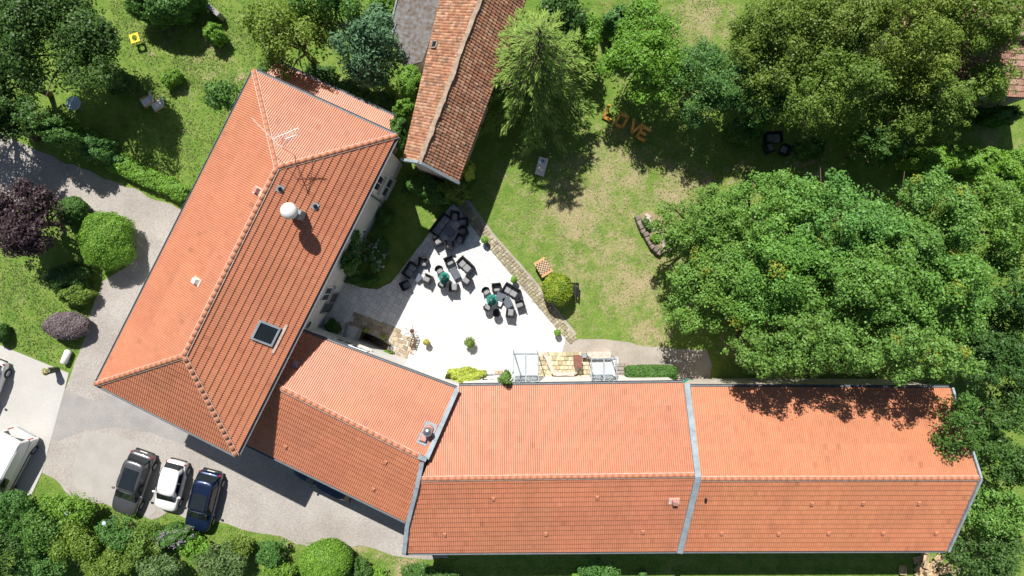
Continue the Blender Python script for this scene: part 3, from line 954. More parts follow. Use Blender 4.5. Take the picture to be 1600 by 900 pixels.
# glass canopies: steel frame, two panes each
def glass_canopy(label, px0, px1, py0, z=2.75):
    a = P(px0, py0, z); b = P(px1, py0, z)
    ywall = hA[8][0][1] + 0.02
    root = empty('glass_canopy', (a.x, ywall, z), 0, label, 'canopy', 'glass door canopies')
    y0 = a.y
    m = MB()
    xm = (a.x + b.x) / 2
    for x, w in ((a.x, .06), (b.x, .06), (xm, .09)):
        m.bar((x, y0, z), (x, ywall, z + .18), w, .07)
    m.bar((a.x - .05, y0, z), (b.x + .05, y0, z), .09, .09)
    m.bar((a.x, ywall - .0, z + .18), (b.x, ywall - .0, z + .18), .06, .06)
    fr = m.build('frame', M['grey_paint'], root)
    for x0, x1 in ((a.x + .03, xm - .05), (xm + .05, b.x - .03)):
        g = MB()
        g.add([(x0, y0, z + .045), (x1, y0, z + .045), (x1, ywall, z + .225), (x0, ywall, z + .225), (x0, y0, z + .057), (x1, y0, z + .057), (x1, ywall, z + .237), (x0, ywall, z + .237)],
              [(0, 1, 2, 3), (4, 5, 6, 7), (0, 1, 5, 4), (1, 2, 6, 5), (2, 3, 7, 6), (3, 0, 4, 7)])
        g.build('pane', M['canopy_glass'], root)
    for x in (a.x, b.x):
        MB().tube([(x, y0, .06), (x, y0, z)], .035, 8).build('post', M['grey_paint'], root)
    return root
glass_canopy('larger two-pane glass canopy beside the terrace, above the door left of the stone well', 802, 841, 553)
glass_canopy('smaller two-pane glass canopy between the rusty cabinet and the clipped hedge', 924, 963, 561)

# ------------------------------------------------------------------ old barn and its neighbours (top of the picture)
zb = (5.4, 7.0, 4.9)
bc0, bc1 = P(656, 254, zb[1]), P(761, -30, zb[1])
bl0, bl1 = planar(bc0, bc1, [(629, 250, zb[0]), (694, -30, zb[0])])
br0, br1 = planar(bc0, bc1, [(716, 286, zb[2]), (833, -30, zb[2])])
barn = empty('barn', ((bl0 + br1) / 2).xy.to_3d(), 0, 'old barn with mossy worn brown tile roof and a pale gable edge', 'barn')
b_sl = [([bl0, bl1, bc1, bc0], bl0, bl1), ([br1, br0, bc0, bc1], br0, br1)]
barn_roof = deck(barn, [s_[0] for s_ in b_sl])
for i, (pts, a, b) in enumerate(b_sl): tile_slope(barn_roof, pts, a, a + (bc1 - bc0), M['tile_old'], OLD_TILES, PROF_OLD, w=.18, e=.30, lip=.032, seed=70 + i, wob=.02)
m = MB(); rngb = random.Random(4)
prev = bc0
for k in range(1, 21):
    q = bc0 + (bc1 - bc0) * (k / 20) + Vector((rngb.uniform(-.04, .04), rngb.uniform(-.04, .04), rngb.uniform(0, .05)))
    m.bar(prev, q + (q - prev) * .05, .26 + rngb.uniform(-.05, .05), .2); prev = q
m.build('ridge', M['ridge_old'], barn_roof)
flashing(barn, [bl0 + Vector((0, 0, .05)), bc0 + Vector((0, 0, .05)), br0 + Vector((0, 0, .05))], .16, .3, M['zinc'], 'gable_board')
bw = inset([bl0.xy, br0.xy, br1.xy, bl1.xy], [.35, .45, .1, .25])
mb = MB().prism(bw, -.2, 4.5)
mb.add([(bw[0][0], bw[0][1], 4.5), (bw[1][0], bw[1][1], 4.5), (bc0.x + .1, bc0.y + .35, 6.5)], [(0, 1, 2)])
mb.build('wall', M['render_cream'], barn)
# dark gap of a missing roof light
PB = plane_z(bl0, bl1, (bc0 + bc1) / 2)
c = on_plane(681, 71, PB, 6); F = slope_frame(c, PB, bl1 - bl0)
m = MB()
for sx in (-1, 1): m.box(c + F @ Vector((sx * .2, 0, .08)), (.06, .42, .2), F)
for sy in (-1, 1): m.box(c + F @ Vector((0, sy * .2, .08)), (.36, .06, .2), F)
rl = m.build('roof_light', M['wood_grey'], barn_roof)
MB().box(c + F @ Vector((0, 0, .12)), (.34, .34, .02), F).build('pane', M['dark_glass'], rl)

M['felt'] = mat('lichen_felt', (0.20, 0.20, 0.208), 0.95, col2=(0.115, 0.078, 0.05), scale=4.5, cov=0.47, fine=0.15, fscale=12)
zf = 3.4
fr_pts = [P(x, y, zf) for x, y in ((628, -30), (612, 32), (619, 36), (611, 58), (632, 104), (660, 96), (705, -30))]
shed = empty('flat_roof_shed', fr_pts[3].xy.to_3d(), 0, 'shed with grey lichen-spotted flat roof against the old barn', 'shed')
MB().prism([p.xy for p in fr_pts], zf - .18, zf).build('roof', M['felt'], shed)
MB().prism(inset([p.xy for p in fr_pts], .2), -.2, zf - .18).build('wall', M['render_cream'], shed)
m = MB()
for a, b in zip(fr_pts[:5], fr_pts[1:5]): m.bar(a + Vector((0, 0, .04)), b + Vector((0, 0, .04)), .1, .1)
m.build('edge_trim', M['zinc_dark'], shed)
# stone ledge at the barn's top corner
MB().bar(P(800, -4, 1.4), P(770, -20, 1.4), 1.2, 1.4).build('garden_wall', M['render_cream'])
tag(bpy.data.objects['garden_wall'], 'pale stone wall end beyond the old barn roof', 'wall')
# neighbour's roof seen through the olive-green trees
zn = (4.2, 5.6)
n0, n1, n2, n3 = P(1385, -60, zn[1]), P(1640, -40, zn[1]), P(1640, 155, zn[0]), P(1400, 140, zn[0])
nb = empty('neighbour_house', ((n0 + n2) / 2).xy.to_3d(), 0, 'neighbouring house whose dull pink tiled roof shows through the top right trees', 'house')
nr = deck(nb, [[n0, n1, n2, n3]])
tile_slope(nr, [n0, n1, n2, n3], n3, n2, M['tile_old'], [(.42, .25, .19), (.36, .2, .15), (.45, .29, .23)], PROF_NEW, seed=80, e=.36)
MB().prism(inset([n0.xy, n1.xy, n2.xy, n3.xy], [.1, .1, .5, .4]), -.2, 4.0).build('wall', M['render_cream'], nb)
MB().bar(P(1585, 55, 5.1) + Vector((0, 0, .2)), P(1640, 60, 5.1) + Vector((0, 0, .2)), .25, .3).build('ridge', M['ridge_old'], nr)
# concrete slab wall near the laurel
o = MB().bar(P(322, 6, .5), P(346, 27, .5), .3, 1.0).build('garden_wall', M['asphalt']); tag(o, 'short grey concrete wall behind the glossy laurel at the top edge', 'wall')
# ------------------------------------------------------------------ foliage
def unit(a):
    return a / np.maximum(np.linalg.norm(a, axis=1, keepdims=True), 1e-9)

def leaf_mesh(name, pos, nrm, size, aspect, cols, mat_, direction=None, fold=0.18):
    n = len(pos)
    rng = np.random.default_rng(n)
    nrm = unit(nrm)
    d = unit(rng.normal(size=(n, 3))) if direction is None else direction
    d = unit(d - nrm * (d * nrm).sum(1, keepdims=True))
    r = np.cross(nrm, d)
    size = size[:, None]
    w = size * aspect
    v = np.empty((n, 4, 3), np.float32)
    v[:, 0] = pos - d * size * .5
    v[:, 1] = pos + r * w * .5 + nrm * size * fold * .5
    v[:, 2] = pos + d * size * .5
    v[:, 3] = pos - r * w * .5 + nrm * size * fold * .5
    me = bpy.data.meshes.new(name)
    me.vertices.add(4 * n); me.vertices.foreach_set('co', v.ravel())
    me.loops.add(4 * n); me.loops.foreach_set('vertex_index', np.arange(4 * n, dtype=np.int32))
    me.polygons.add(n); me.polygons.foreach_set('loop_start', np.arange(0, 4 * n, 4, dtype=np.int32))
    me.update(calc_edges=True)
    c = np.ones((n, 4, 4), np.float32); c[:, :, :3] = np.clip(cols, 0, 1)[:, None]
    at = me.color_attributes.new('col', 'FLOAT_COLOR', 'POINT'); at.data.foreach_set('color', c.ravel())
    me.materials.append(mat_)
    return me

PAL = {
    'dark': ((.036, .088, .019), (.068, .142, .029)),
    'forest': ((.045, .115, .020), (.085, .185, .035)),
    'maple': ((.072, .172, .032), (.142, .275, .050)),
    'maple2': ((.076, .182, .032), (.150, .285, .050)),
    'bright': ((.090, .200, .022), (.160, .300, .035)),
    'lime': ((.150, .270, .022), (.260, .390, .040)),
    'olive': ((.078, .142, .018), (.150, .225, .036)),
    'blue': ((.060, .140, .066), (.130, .225, .125)),
    'jade': ((.052, .135, .030), (.092, .205, .048)),
    'purple': ((.030, .020, .026), (.075, .050, .062)),
    'mauve': ((.110, .085, .090), (.200, .160, .170)),
    'gold': ((.260, .330, .045), (.390, .440, .075)),
    'cedar': ((.110, .200, .034), (.205, .290, .060)),
    'grey': ((.070, .125, .034), (.125, .185, .058)),
    'box': ((.085, .190, .018), (.150, .280, .030)),
    'yellowbox': ((.075, .150, .010), (.250, .310, .026)),
}

def pick(rng, pal, n, clump=None, spread=.22):
    a, b = (np.array(x) * 1.38 for x in PAL[pal])
    t_ = rng.random((n, 1)) * .55 + (clump[:, None] if clump is not None else rng.random((n, 1))) * .6 - .05
    return (a + (b - a) * t_) * rng.uniform(1 - spread, 1 + spread, (n, 1))

def make_trunk(root, top, r, rng, limbs=6, spread=2.0, z0=-.1):
    m = MB()
    h = top
    pts = [(0, 0, z0)]
    for k in range(1, 5):
        pts.append((rng.normal() * .06 * k, rng.normal() * .06 * k, h * .8 * k / 4))
    m.tube(pts, [r * 1.25, r, r * .8, r * .55, r * .25], 8)
    tr = m.build('trunk', M['bark'], root, world=False, smooth=True)
    if limbs:
        for k in range(limbs):
            a = 2 * math.pi * k / limbs + rng.uniform(-.4, .4)
            zb_ = h * rng.uniform(.28, .55)
            L_ = spread * rng.uniform(.6, 1.0)
            rise = (h - zb_) * rng.uniform(.4, 1.0)
            p = [(0, 0, zb_)]
            for q in (.35, .7, 1.0):
                p.append((math.cos(a + .2 * q) * L_ * q, math.sin(a + .2 * q) * L_ * q, zb_ + rise * q ** .8))
            MB().tube(p, [r * .5, r * .36, r * .22, r * .07], 6).build('limb', M['bark'], tr, world=False, smooth=True)
    return tr

NLEAF = [0]
def tree(name, label, cat, px, py, rx, ry, ztop, zbot, pal, leaf=.2, lai=5.0, crad=.24, seed=0, group=None, aspect=.6, rot=0.0, trunk=.18, limbs=6, low=-.35, flat=.75,
         gap=1.0, mat_=None, fill=.12, shell=.55, up=.45, yellow=0.0):
    """broadleaf crown: leaf clumps on a lumpy ellipsoid, round a trunk with limbs"""
    rng = np.random.default_rng(seed + int(px * 7 + py * 13) % 9973)
    zm = zbot * .45 + ztop * .55
    c = P(px, py, zm)
    k = (CAM_H - zm) / CAM_H
    rx, ry = rx / S * k, ry / S * k
    rz = (ztop - zbot) / 2
    root = empty(name, (c.x, c.y, 0), 0, label, cat, group)
    rx *= 1.12; ry *= 1.12
    rm = math.sqrt(rx * ry)
    cr0 = min(max(crad * rm, leaf * 1.2), 1.25)
    ncl = max(8, int(gap * 2.6 * (rm / cr0) ** 2))
    # crown -> lobes -> clumps: each lobe a billow of its own with gaps between
    nlo = int(np.clip(4.0 * rm / max(cr0, .2), 9, 30))
    lo_ = unit(rng.normal(size=(nlo * 6, 3))); lo_ = lo_[lo_[:, 2] > low][:nlo]; nlo = len(lo_)
    lr_ = rng.uniform(.26, .44, nlo)
    li = rng.integers(0, nlo, ncl)
    dl = unit(rng.normal(size=(ncl, 3)) + np.array([0, 0, .35]) + lo_[li] * .5)
    dd = lo_[li] * (1 - lr_[li])[:, None] * rng.uniform(.70, 1.04, nlo)[li][:, None] + dl * (lr_[li] * rng.uniform(.6, 1.0, ncl))[:, None]
    r = np.linalg.norm(dd, axis=1)
    d = dd / np.maximum(r, 1e-6)[:, None]
    ang = np.arctan2(d[:, 1], d[:, 0])
    ph = rng.uniform(0, 6.28, 4)
    lump = 1 + .10 * np.sin(2 * ang + ph[0]) + .09 * np.sin(3 * ang + ph[1]) + .07 * np.sin(5 * ang + ph[2])
    cr = cr0 * rng.uniform(.65, 1.35, ncl)
    sc = np.stack([np.maximum(rx * lump - cr * .75, .05), np.maximum(ry * lump - cr * .75, .05), np.maximum(rz - cr * flat * .8, .05) * np.ones(ncl)], 1)
    cc = d * r[:, None] * sc
    ca, sa = math.cos(rot), math.sin(rot)
    cc = np.stack([cc[:, 0] * ca - cc[:, 1] * sa, cc[:, 0] * sa + cc[:, 1] * ca, cc[:, 2]], 1)
    n = int(lai * math.pi * rx * ry / (leaf * leaf * aspect * .5))
    p = cr ** 2; p = p / p.sum()
    idx = rng.choice(ncl, n, p=p)
    ld = unit(rng.normal(size=(n, 3)) + np.array([0, 0, .35]))
    rad = rng.uniform(.25, 1, n) ** .45
    ca_j = 1 + .25 * np.sin(ld[:, 0] * 5 + idx) * np.cos(ld[:, 1] * 5 + idx * 2)
    pos = cc[idx] + ld * (rad * ca_j * cr[idx])[:, None] * np.array([1, 1, flat])
    nf = int(n * fill)
    if nf:
        fd = unit(rng.normal(size=(nf, 3))) * (rng.random((nf, 1)) ** .4) * np.array([rx, ry, rz]) * .8
        pos[:nf] = fd
    nrm = ld * .8 + np.array([0, 0, up]) + rng.normal(size=(n, 3)) * .45
    cols = pick(rng, pal, n, (.5 * rng.random(ncl) + .5 * rng.random(nlo)[li])[idx])
    cols = cols * rng.uniform(.84, 1.08) * np.array([rng.uniform(.92, 1.1), 1.0, rng.uniform(.85, 1.1)])
    if yellow > 0:
        yc = rng.random(ncl) < yellow
        sel = yc[idx] & (rng.random(n) < .6)
        cols[sel] = np.array([.36, .36, .04]) * rng.uniform(.7, 1.1, (sel.sum(), 1))
    pos[:, 2] += (ztop + zbot) / 2
    pos[:, 2] = np.maximum(pos[:, 2], .06)
    size = leaf * rng.uniform(.65, 1.3, n)
    me = leaf_mesh('crown', pos, nrm, size, aspect, cols, mat_ or M['leaf'])
    NLEAF[0] += n
    o = bpy.data.objects.new('crown', me); COL.objects.link(o); o.parent = root
    if trunk: make_trunk(root, (ztop + zbot) / 2 + rz * .3, trunk, rng, limbs, rm)
    return root

def bush(name, label, cat, px, py, rx, ry, h, pal, leaf=.11, lai=5.5, seed=0, group=None, rot=0.0, box=2.2, aspect=.6, zbase=0.0, rough=.08, mat_=None, fl=None):
    """clipped or dense shrub: leaves through the outer layers of a rounded body"""
    rng = np.random.default_rng(seed + int(px * 5 + py * 11) % 9973)
    zm = zbase + h * .5
    c = P(px, py, zm); k = (CAM_H - zm) / CAM_H
    rx, ry = rx / S * k, ry / S * k
    root = empty(name, (c.x, c.y, zbase), 0, label, cat, group)
    ar = math.pi * rx * ry + math.pi * (rx + ry) * h * .5
    n = int(lai * ar / (leaf * leaf * aspect * .5))
    n = min(n, 26000)
    d = unit(rng.normal(size=(n, 3)) + np.array([0, 0, .25]))
    e = (np.abs(d) ** box).sum(1) ** (-1.0 / box)
    sh = rng.uniform(.5, 1, n) ** .35
    ph = rng.uniform(0, 6.28, 6)
    lump = 1 + rough * (np.sin(d[:, 0] * 5 + ph[0]) * np.sin(d[:, 1] * 5 + ph[1]) + .6 * np.sin(d[:, 0] * 11 + ph[2]) * np.sin(d[:, 1] * 11 + ph[3]) * np.sin(d[:, 2] * 9 + ph[4]))
    pos = d * (e * sh * lump)[:, None] * np.array([rx, ry, h / 2])
    nrm = d / np.array([rx, ry, h / 2]) ** 1.0
    nrm = unit(nrm) + np.array([0, 0, .35]) + rng.normal(size=(n, 3)) * .5
    ca, sa = math.cos(rot), math.sin(rot)
    pos = np.stack([pos[:, 0] * ca - pos[:, 1] * sa, pos[:, 0] * sa + pos[:, 1] * ca, pos[:, 2]], 1)
    pos[:, 2] = np.maximum(pos[:, 2] + h / 2, .03)
    cell = (np.floor(pos[:, 0] * 2.2) * 7 + np.floor(pos[:, 1] * 2.2) * 13).astype(int) % 17 / 17.0
    cols = pick(rng, pal, n, cell, .2)
    me = leaf_mesh('foliage', pos, nrm, leaf * rng.uniform(.65, 1.3, n), aspect, cols, mat_ or M['leaf'])
    NLEAF[0] += n
    o = bpy.data.objects.new('foliage', me); COL.objects.link(o); o.parent = root
    m = MB()
    for q in range(4):
        a = q * 1.57 + .4
        m.tube([(math.cos(a) * .08, math.sin(a) * .08, -.05), (math.cos(a) * rx * .35, math.sin(a) * ry * .35, h * .6)], [.035, .012], 5)
    m.build('stems', M['bark'], root, world=False)
    if fl:
        col, nfl, sz = fl
        d = unit(rng.normal(size=(nfl, 3)) + np.array([0, 0, 1.0]))
        e = (np.abs(d) ** box).sum(1) ** (-1.0 / box)
        pos = d * e[:, None] * np.array([rx, ry, h / 2]) * 1.02
        pos = np.repeat(pos, 10, 0) + rng.normal(size=(nfl * 10, 3)) * sz * .35
        pos[:, 2] += h / 2
        cc = np.array(col) * rng.uniform(.75, 1.1, (nfl * 10, 1))
        me = leaf_mesh('blossom', pos, np.array([0, 0, 1.0]) + rng.normal(size=(nfl * 10, 3)) * .6, sz * .55 * rng.uniform(.7, 1.2, nfl * 10), .9, cc, M['leaf'])
        o = bpy.data.objects.new('blossom', me); COL.objects.link(o); o.parent = root
    return root

def conifer(name, label, px, py, r, ztop, zbot, pal, tiers=15, per=11, droop=.25, spray=.42, lai=1.0, seed=0, base=None, width=.16, pw=1.0):
    """tiered conifer: boughs out from a straight stem, each feathered with needle sprays"""
    rng = np.random.default_rng(seed)
    c = P(px, py, 0) if base is None else P(*base, 0)
    root = empty(name, (c.x, c.y, 0), 0, label, 'tree')
    r = r / S
    P_, N_, D_, S_, C_ = [], [], [], [], []
    bm_ = MB()
    for t_ in range(tiers):
        f = t_ / (tiers - 1)
        z = zbot + (ztop - zbot) * f
        L_ = r * (1 - f) ** pw + .25
        nb_ = max(4, int(per * (1 - .55 * f)))
        for b in range(nb_):
            a = 2 * math.pi * (b + rng.uniform(-.35, .35)) / nb_ + t_ * .7
            l = L_ * rng.uniform(.72, 1.15)
            dirv = np.array([math.cos(a), math.sin(a), 0.0]); side = np.array([-math.sin(a), math.cos(a), 0.0])
            zz = z + rng.uniform(-.2, .2)
            ends = []
            n = max(6, int(l / .055 * lai))
            s_ = rng.uniform(.12, 1, n) ** .8
            base_p = dirv[None] * (s_ * l)[:, None] + np.array([0, 0, zz])[None]
            base_p[:, 2] += -droop * l * s_ ** 2 + .22 * l * s_ * (1 - s_) + f * .1
            wid = (.08 + .30 * l * (1 - s_ * .75)) * .55
            off = rng.uniform(-1, 1, n)
            p = base_p + side[None] * (off * wid)[:, None]
            p[:, 2] += rng.uniform(-.05, .05, n) - np.abs(off) * .12
            dd = dirv[None] * 1.0 + side[None] * (off * .85)[:, None] + np.array([0, 0, -.25])[None] + rng.normal(size=(n, 3)) * .18
            P_.append(p); D_.append(dd)
            N_.append(np.array([0, 0, 1.0])[None] + dirv[None] * .25 + rng.normal(size=(n, 3)) * .35)
            S_.append(spray * rng.uniform(.6, 1.25, n) * (1 - .35 * f))
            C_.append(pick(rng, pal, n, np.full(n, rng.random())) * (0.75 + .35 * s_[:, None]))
            if l > .5: bm_.tube([(0, 0, zz), tuple(dirv * l * .5 + np.array([0, 0, zz + .05 * l])), tuple(dirv * l * .85 + np.array([0, 0, zz - droop * l * .6]))], [.045, .03, .01], 4)
    P_ = np.concatenate(P_)
    P_[:, 2] = np.maximum(P_[:, 2], .1)
    me = leaf_mesh('crown', P_, np.concatenate(N_), np.concatenate(S_), width, np.concatenate(C_), M['needle'], unit(np.concatenate(D_)), .05)
    NLEAF[0] += len(P_)
    o = bpy.data.objects.new('crown', me); COL.objects.link(o); o.parent = root
    tr = MB().tube([(0, 0, -.1), (0, 0, ztop * .5), (0, 0, ztop)], [.24, .14, .02], 8).build('trunk', M['bark'], root, world=False, smooth=True)
    bm_.build('boughs', M['bark'], root, world=False)
    return root

# --- top left garden
tree('broadleaf_tree', 'big dark spreading tree filling the top left corner above the round table', 'tree', 82, 62, 112, 92, 8.5, 2.0, 'dark', leaf=.17, crad=.16, seed=1, lai=6.0)
tree('broadleaf_tree', 'dark crown at the left edge below the big corner tree', 'tree', 12, 120, 55, 45, 6.0, 1.5, 'dark', leaf=.2, seed=2, lai=4)
bush('laurel_bush', 'glossy dense laurel dome at the top edge above the rough meadow', 'bush', 258, 2, 57, 36, 3.2, 'forest', leaf=.17, seed=3, rough=.14)
tree('broadleaf_tree', 'olive-green feathery tree between the meadow and the blue-green conifer', 'tree', 450, 50, 84, 56, 9.0, 1.5, 'olive', leaf=.16, crad=.2, seed=4, lai=4)
tree('broadleaf_tree', 'bright green shrub tree at the top edge left of the flat shed roof', 'tree', 520, 14, 66, 42, 9.5, 1.2, 'forest', leaf=.16, crad=.25, seed=5, lai=4)
bush('shrub', 'lime-bright shrub touching the flat shed roof at the top edge', 'shrub', 600, 6, 20, 26, 2.4, 'bright', leaf=.13, seed=6, rough=.2)
tree('conifer_tree', 'dense blue-green conifer between the lean-to and the flat shed roof', 'tree', 574, 76, 60, 60, 8.5, 1.2, 'blue', leaf=.24, crad=.2, aspect=.42, seed=7, lai=6.5, low=-.3, fill=.3, mat_=M['needle'], limbs=4)
tree('broadleaf_tree', 'dark green shrub leaning over the lean-to roof beside the hip end', 'tree', 428, 103, 30, 22, 4.8, .8, 'dark', leaf=.17, crad=.32, seed=8, lai=4, trunk=.1, limbs=4)
tree('young_tree', 'leafy green young tree against the long left eave of the hipped house', 'tree', 348, 152, 29, 30, 4.2, .6, 'forest', leaf=.17, crad=.3, seed=9, lai=4, trunk=.1, limbs=4)
bush('shrub', 'small bright bush in the meadow below the concrete wall', 'shrub', 336, 53, 15, 15, 1.6, 'bright', leaf=.13, seed=10, rough=.25)
bush('sapling', 'left of two tiny saplings in the meadow above the white loungers', 'sapling', 263, 127, 8, 10, 1.1, 'bright', leaf=.11, seed=11, rough=.3, lai=4, group='meadow saplings')
bush('sapling', 'right of two tiny saplings in the meadow above the white loungers', 'sapling', 276, 121, 9, 10, 1.2, 'bright', leaf=.11, seed=12, rough=.3, lai=4, group='meadow saplings')
bush('shrub', 'dark low shrub in the tree shade above the round table', 'shrub', 190, 130, 24, 18, 1.0, 'dark', leaf=.13, seed=13, rough=.2, lai=4)
for i, (x, y, a, lb) in enumerate(((500, 118, 26, 'low dark shrub added in place of shade behind the lean-to, left'), (548, 140, 26, 'low dark shrub added in place of shade behind the lean-to, middle'), (596, 160, 22, 'low dark shrub added in place of shade behind the lean-to, right'))):
    bush('shrub', lb, 'shrub', x, y, a, 16, 1.0, 'dark', leaf=.14, seed=14 + i, rough=.25, lai=3.5)  # dark shrubs added to blacken ground that only tree shade darkens
# hedge along the lane
hed = [       (108, 212, 30, 22, 'forest', 'hedge shrub in half shade below the round table'), (152, 232, 26, 20, 'jade', 'pale feathery hedge shrub midway along the lane'),
       (192, 258, 26, 17, 'bright', 'sunny hedge shrub past the feathery pair on the lane'), (180, 250, 20, 14, 'jade', 'small feathery hedge shrub on the lane behind the sunny ones'),
       (228, 276, 28, 15, 'bright', 'bright hedge shrub second from the house on the lane'), (268, 294, 28, 15, 'bright', 'bright hedge shrub at the house end of the lane')]
for i, (x, y, a, b, pl, lb) in enumerate(hed):
    bush('hedge_shrub', lb, 'shrub', x, y, a, b, (4.6, 2.6, 1.1, 1.3, 1.1, 1.1)[i], pl, leaf=.13, seed=20 + i, rough=.2, lai=4.5, rot=-.4, group='hedge shrubs along the lane')
tree('hedgerow_tree', 'dark hedgerow tree at the left edge shading the lane', 'tree', 12, 168, 44, 36, 6.6, .4, 'dark', leaf=.16, crad=.2, seed=28, lai=4.2)
tree('hedgerow_tree', 'dark hedgerow tree left of the round table, overhanging the lane', 'tree', 66, 190, 40, 30, 6.0, .3, 'dark', leaf=.16, crad=.2, seed=29, lai=4.2)
tree('hedgerow_tree', 'dark hedgerow tree cut by the left edge, shading the start of the lane', 'tree', -8, 196, 34, 26, 6.8, .3, 'dark', leaf=.16, crad=.2, seed=27, lai=4.2)
tree('hedgerow_tree', 'hedgerow tree just showing at the left edge, shading the lane mouth', 'tree', -62, 176, 74, 42, 7.4, .4, 'dark', leaf=.17, crad=.2, seed=26, lai=4.2)
# purple tree and the island bed
tree('purple_tree', 'big dark purple-leaved tree at the left edge', 'tree', 34, 342, 74, 66, 6.0, 1.2, 'purple', leaf=.17, crad=.18, seed=30, lai=5, aspect=.7)
bush('clipped_bush', 'large egg-shaped clipped bright green bush on the driveway bend', 'bush', 169, 376, 40, 45, 2.9, 'box', leaf=.10, seed=31, rough=.11)
bush('clipped_bush', 'small dark green bush between the purple tree and the egg-shaped one', 'bush', 113, 330, 22, 22, 2.0, 'forest', leaf=.11, seed=32)
bush('shrub', 'yellow-green loose shrub above the mauve one', 'shrub', 119, 459, 26, 17, 1.5, 'olive', leaf=.12, seed=33, rough=.25, lai=5)
bush('shrub', 'dark shrub between the purple tree and the yellow-green shrub', 'shrub', 108, 432, 32, 20, 1.7, 'dark', leaf=.12, seed=34, rough=.2)
bush('barberry_bush', 'rounded grey-mauve bush beside the white cylinder on the lawn', 'bush', 105, 509, 36, 22, 1.5, 'mauve', leaf=.095, seed=35, rough=.06)
bush('shrub', 'small dark bush cut by the left edge above the forecourt', 'shrub', 0, 519, 12, 15, 1.3, 'forest', leaf=.11, seed=36)
# barn and shady court
bush('creeper', 'rounded green creeper mound over the barn wall between conifer and barn', 'creeper', 642, 130, 20, 26, 2.6, 'bright', leaf=.12, seed=40, rough=.12, zbase=2.8)
bush('creeper', 'small leafy creeper tuft on the barn eave below the rounded mound', 'creeper', 632, 170, 15, 12, 1.8, 'bright', leaf=.13, seed=41, rough=.3, zbase=3.6)
bush('creeper', 'leafy creeper in the gap between the hipped roof corner and the barn', 'creeper', 627, 208, 13, 26, 2.8, 'forest', leaf=.14, seed=42, rough=.25, zbase=2.6)
bush('shrub', 'olive-leaved shrub under the barn gable at the terrace tip', 'shrub', 712, 298, 24, 18, 2.2, 'olive', leaf=.14, seed=43, rough=.3, lai=3.5)
bush('shrub', 'thin bright climbing shrub at the barn corner beside the lawn', 'shrub', 733, 268, 9, 14, 3.0, 'gold', leaf=.12, seed=44, rough=.3, lai=3)
bush('shrub', 'dark leafy shrub below the barn gable in the shady court', 'shrub', 660, 290, 34, 18, 1.5, 'forest', leaf=.14, seed=45, rough=.25, lai=3.5)
bush('shrub', 'dark shrub in the shady court right of the small wall windows', 'shrub', 688, 306, 24, 15, 1.4, 'forest', leaf=.14, seed=46, rough=.25, lai=3.5)
tree('wall_shrub', 'dark green leafy shrub trained up the white wall of the hipped house', 'shrub', 553, 392, 26, 46, 4.6, .3, 'forest', leaf=.2, crad=.3, seed=47, lai=4.5, rot=-.45, trunk=.07, limbs=3)
bush('hydrangea', 'white-flowered shrub in the shady court', 'shrub', 588, 396, 17, 26, 1.3, 'forest', leaf=.13, seed=48, rough=.2, fl=((.8, .8, .78), 46, .12), rot=-.4)
bush('shrub', 'low dark shrub by the downpipe of the hipped house', 'shrub', 602, 340, 12, 14, 1.0, 'forest', leaf=.12, seed=49, rough=.25)
bush('shrub', 'low edging shrub at the curved lower end of the shady court', 'shrub', 566, 437, 24, 8, .7, 'forest', leaf=.11, seed=50, rough=.25)
bush('shrub', 'small bushy plant at the corner of hipped house and wing', 'shrub', 521, 511, 11, 11, 1.0, 'forest', leaf=.12, seed=51, rough=.3)
# courtyard planting along the range
bush('shrub', 'green corner shrub at the small bed beside the french door canopy', 'shrub', 673, 580, 9, 8, .9, 'forest', leaf=.11, seed=52, rough=.25)
bush('shrub', 'yellow-leaved shrub right of the green corner one', 'shrub', 684, 583, 9, 8, .8, 'gold', leaf=.11, seed=53, rough=.25)
bush('shrub', 'broad yellow-green bamboo-like shrub against the long wall', 'shrub', 722, 590, 34, 15, 1.8, 'gold', leaf=.15, seed=54, rough=.2, aspect=.4)
tree('young_tree', 'rounded green young tree overhanging the eave beside the larger canopy', 'tree', 790, 593, 14, 14, 6.2, 3.0, 'maple', leaf=.16, crad=.35, seed=55, lai=5, trunk=.06, limbs=3)
bush('clipped_hedge', 'rectangular clipped dark green hedge block beside the smaller canopy', 'hedge', 1017, 582, 40, 11, 1.5, 'forest', leaf=.10, seed=56, box=6, rough=.03)
bush('clipped_bush', 'yellow-green clipped ball bush below the chess table', 'bush', 871, 452, 24, 25, 2.2, 'yellowbox', leaf=.12, seed=57, rough=.05)
# --- lawn trees
conifer('cedar_tree', 'tall light green drooping conifer overhanging the barn roof', 0, 0, 94, 11.6, 2.2, 'cedar', tiers=20, per=12, droop=.22, spray=.50, lai=1.6, seed=60, base=(833, 142), width=.15, pw=.66)
tree('broadleaf_tree', 'dark tree behind the drooping conifer at the top edge', 'tree', 880, 20, 52, 38, 7.0, 1.5, 'dark', leaf=.2, crad=.28, seed=61, lai=4)
tree('broadleaf_tree', 'bright green narrow tree right of the drooping conifer', 'tree', 918, 58, 24, 34, 5.5, .8, 'bright', leaf=.17, crad=.35, seed=62, lai=4, trunk=.1)
tree('broadleaf_tree', 'bright yellow-green tree nearest the orange letters', 'tree', 1012, 90, 74, 82, 7.2, 1.6, 'bright', leaf=.19, crad=.15, seed=63, lai=4.5, aspect=.42)
tree('broadleaf_tree', 'bluish-green tree in front of the olive-green wood, right of the letters', 'tree', 1094, 128, 68, 72, 7.5, 1.4, 'jade', leaf=.15, crad=.14, seed=64, lai=5, aspect=.45)
bush('shrub', 'bluish shrub behind the yellow-green tree near the letters', 'shrub', 965, 40, 28, 22, 3.4, 'jade', leaf=.15, seed=65, rough=.2)
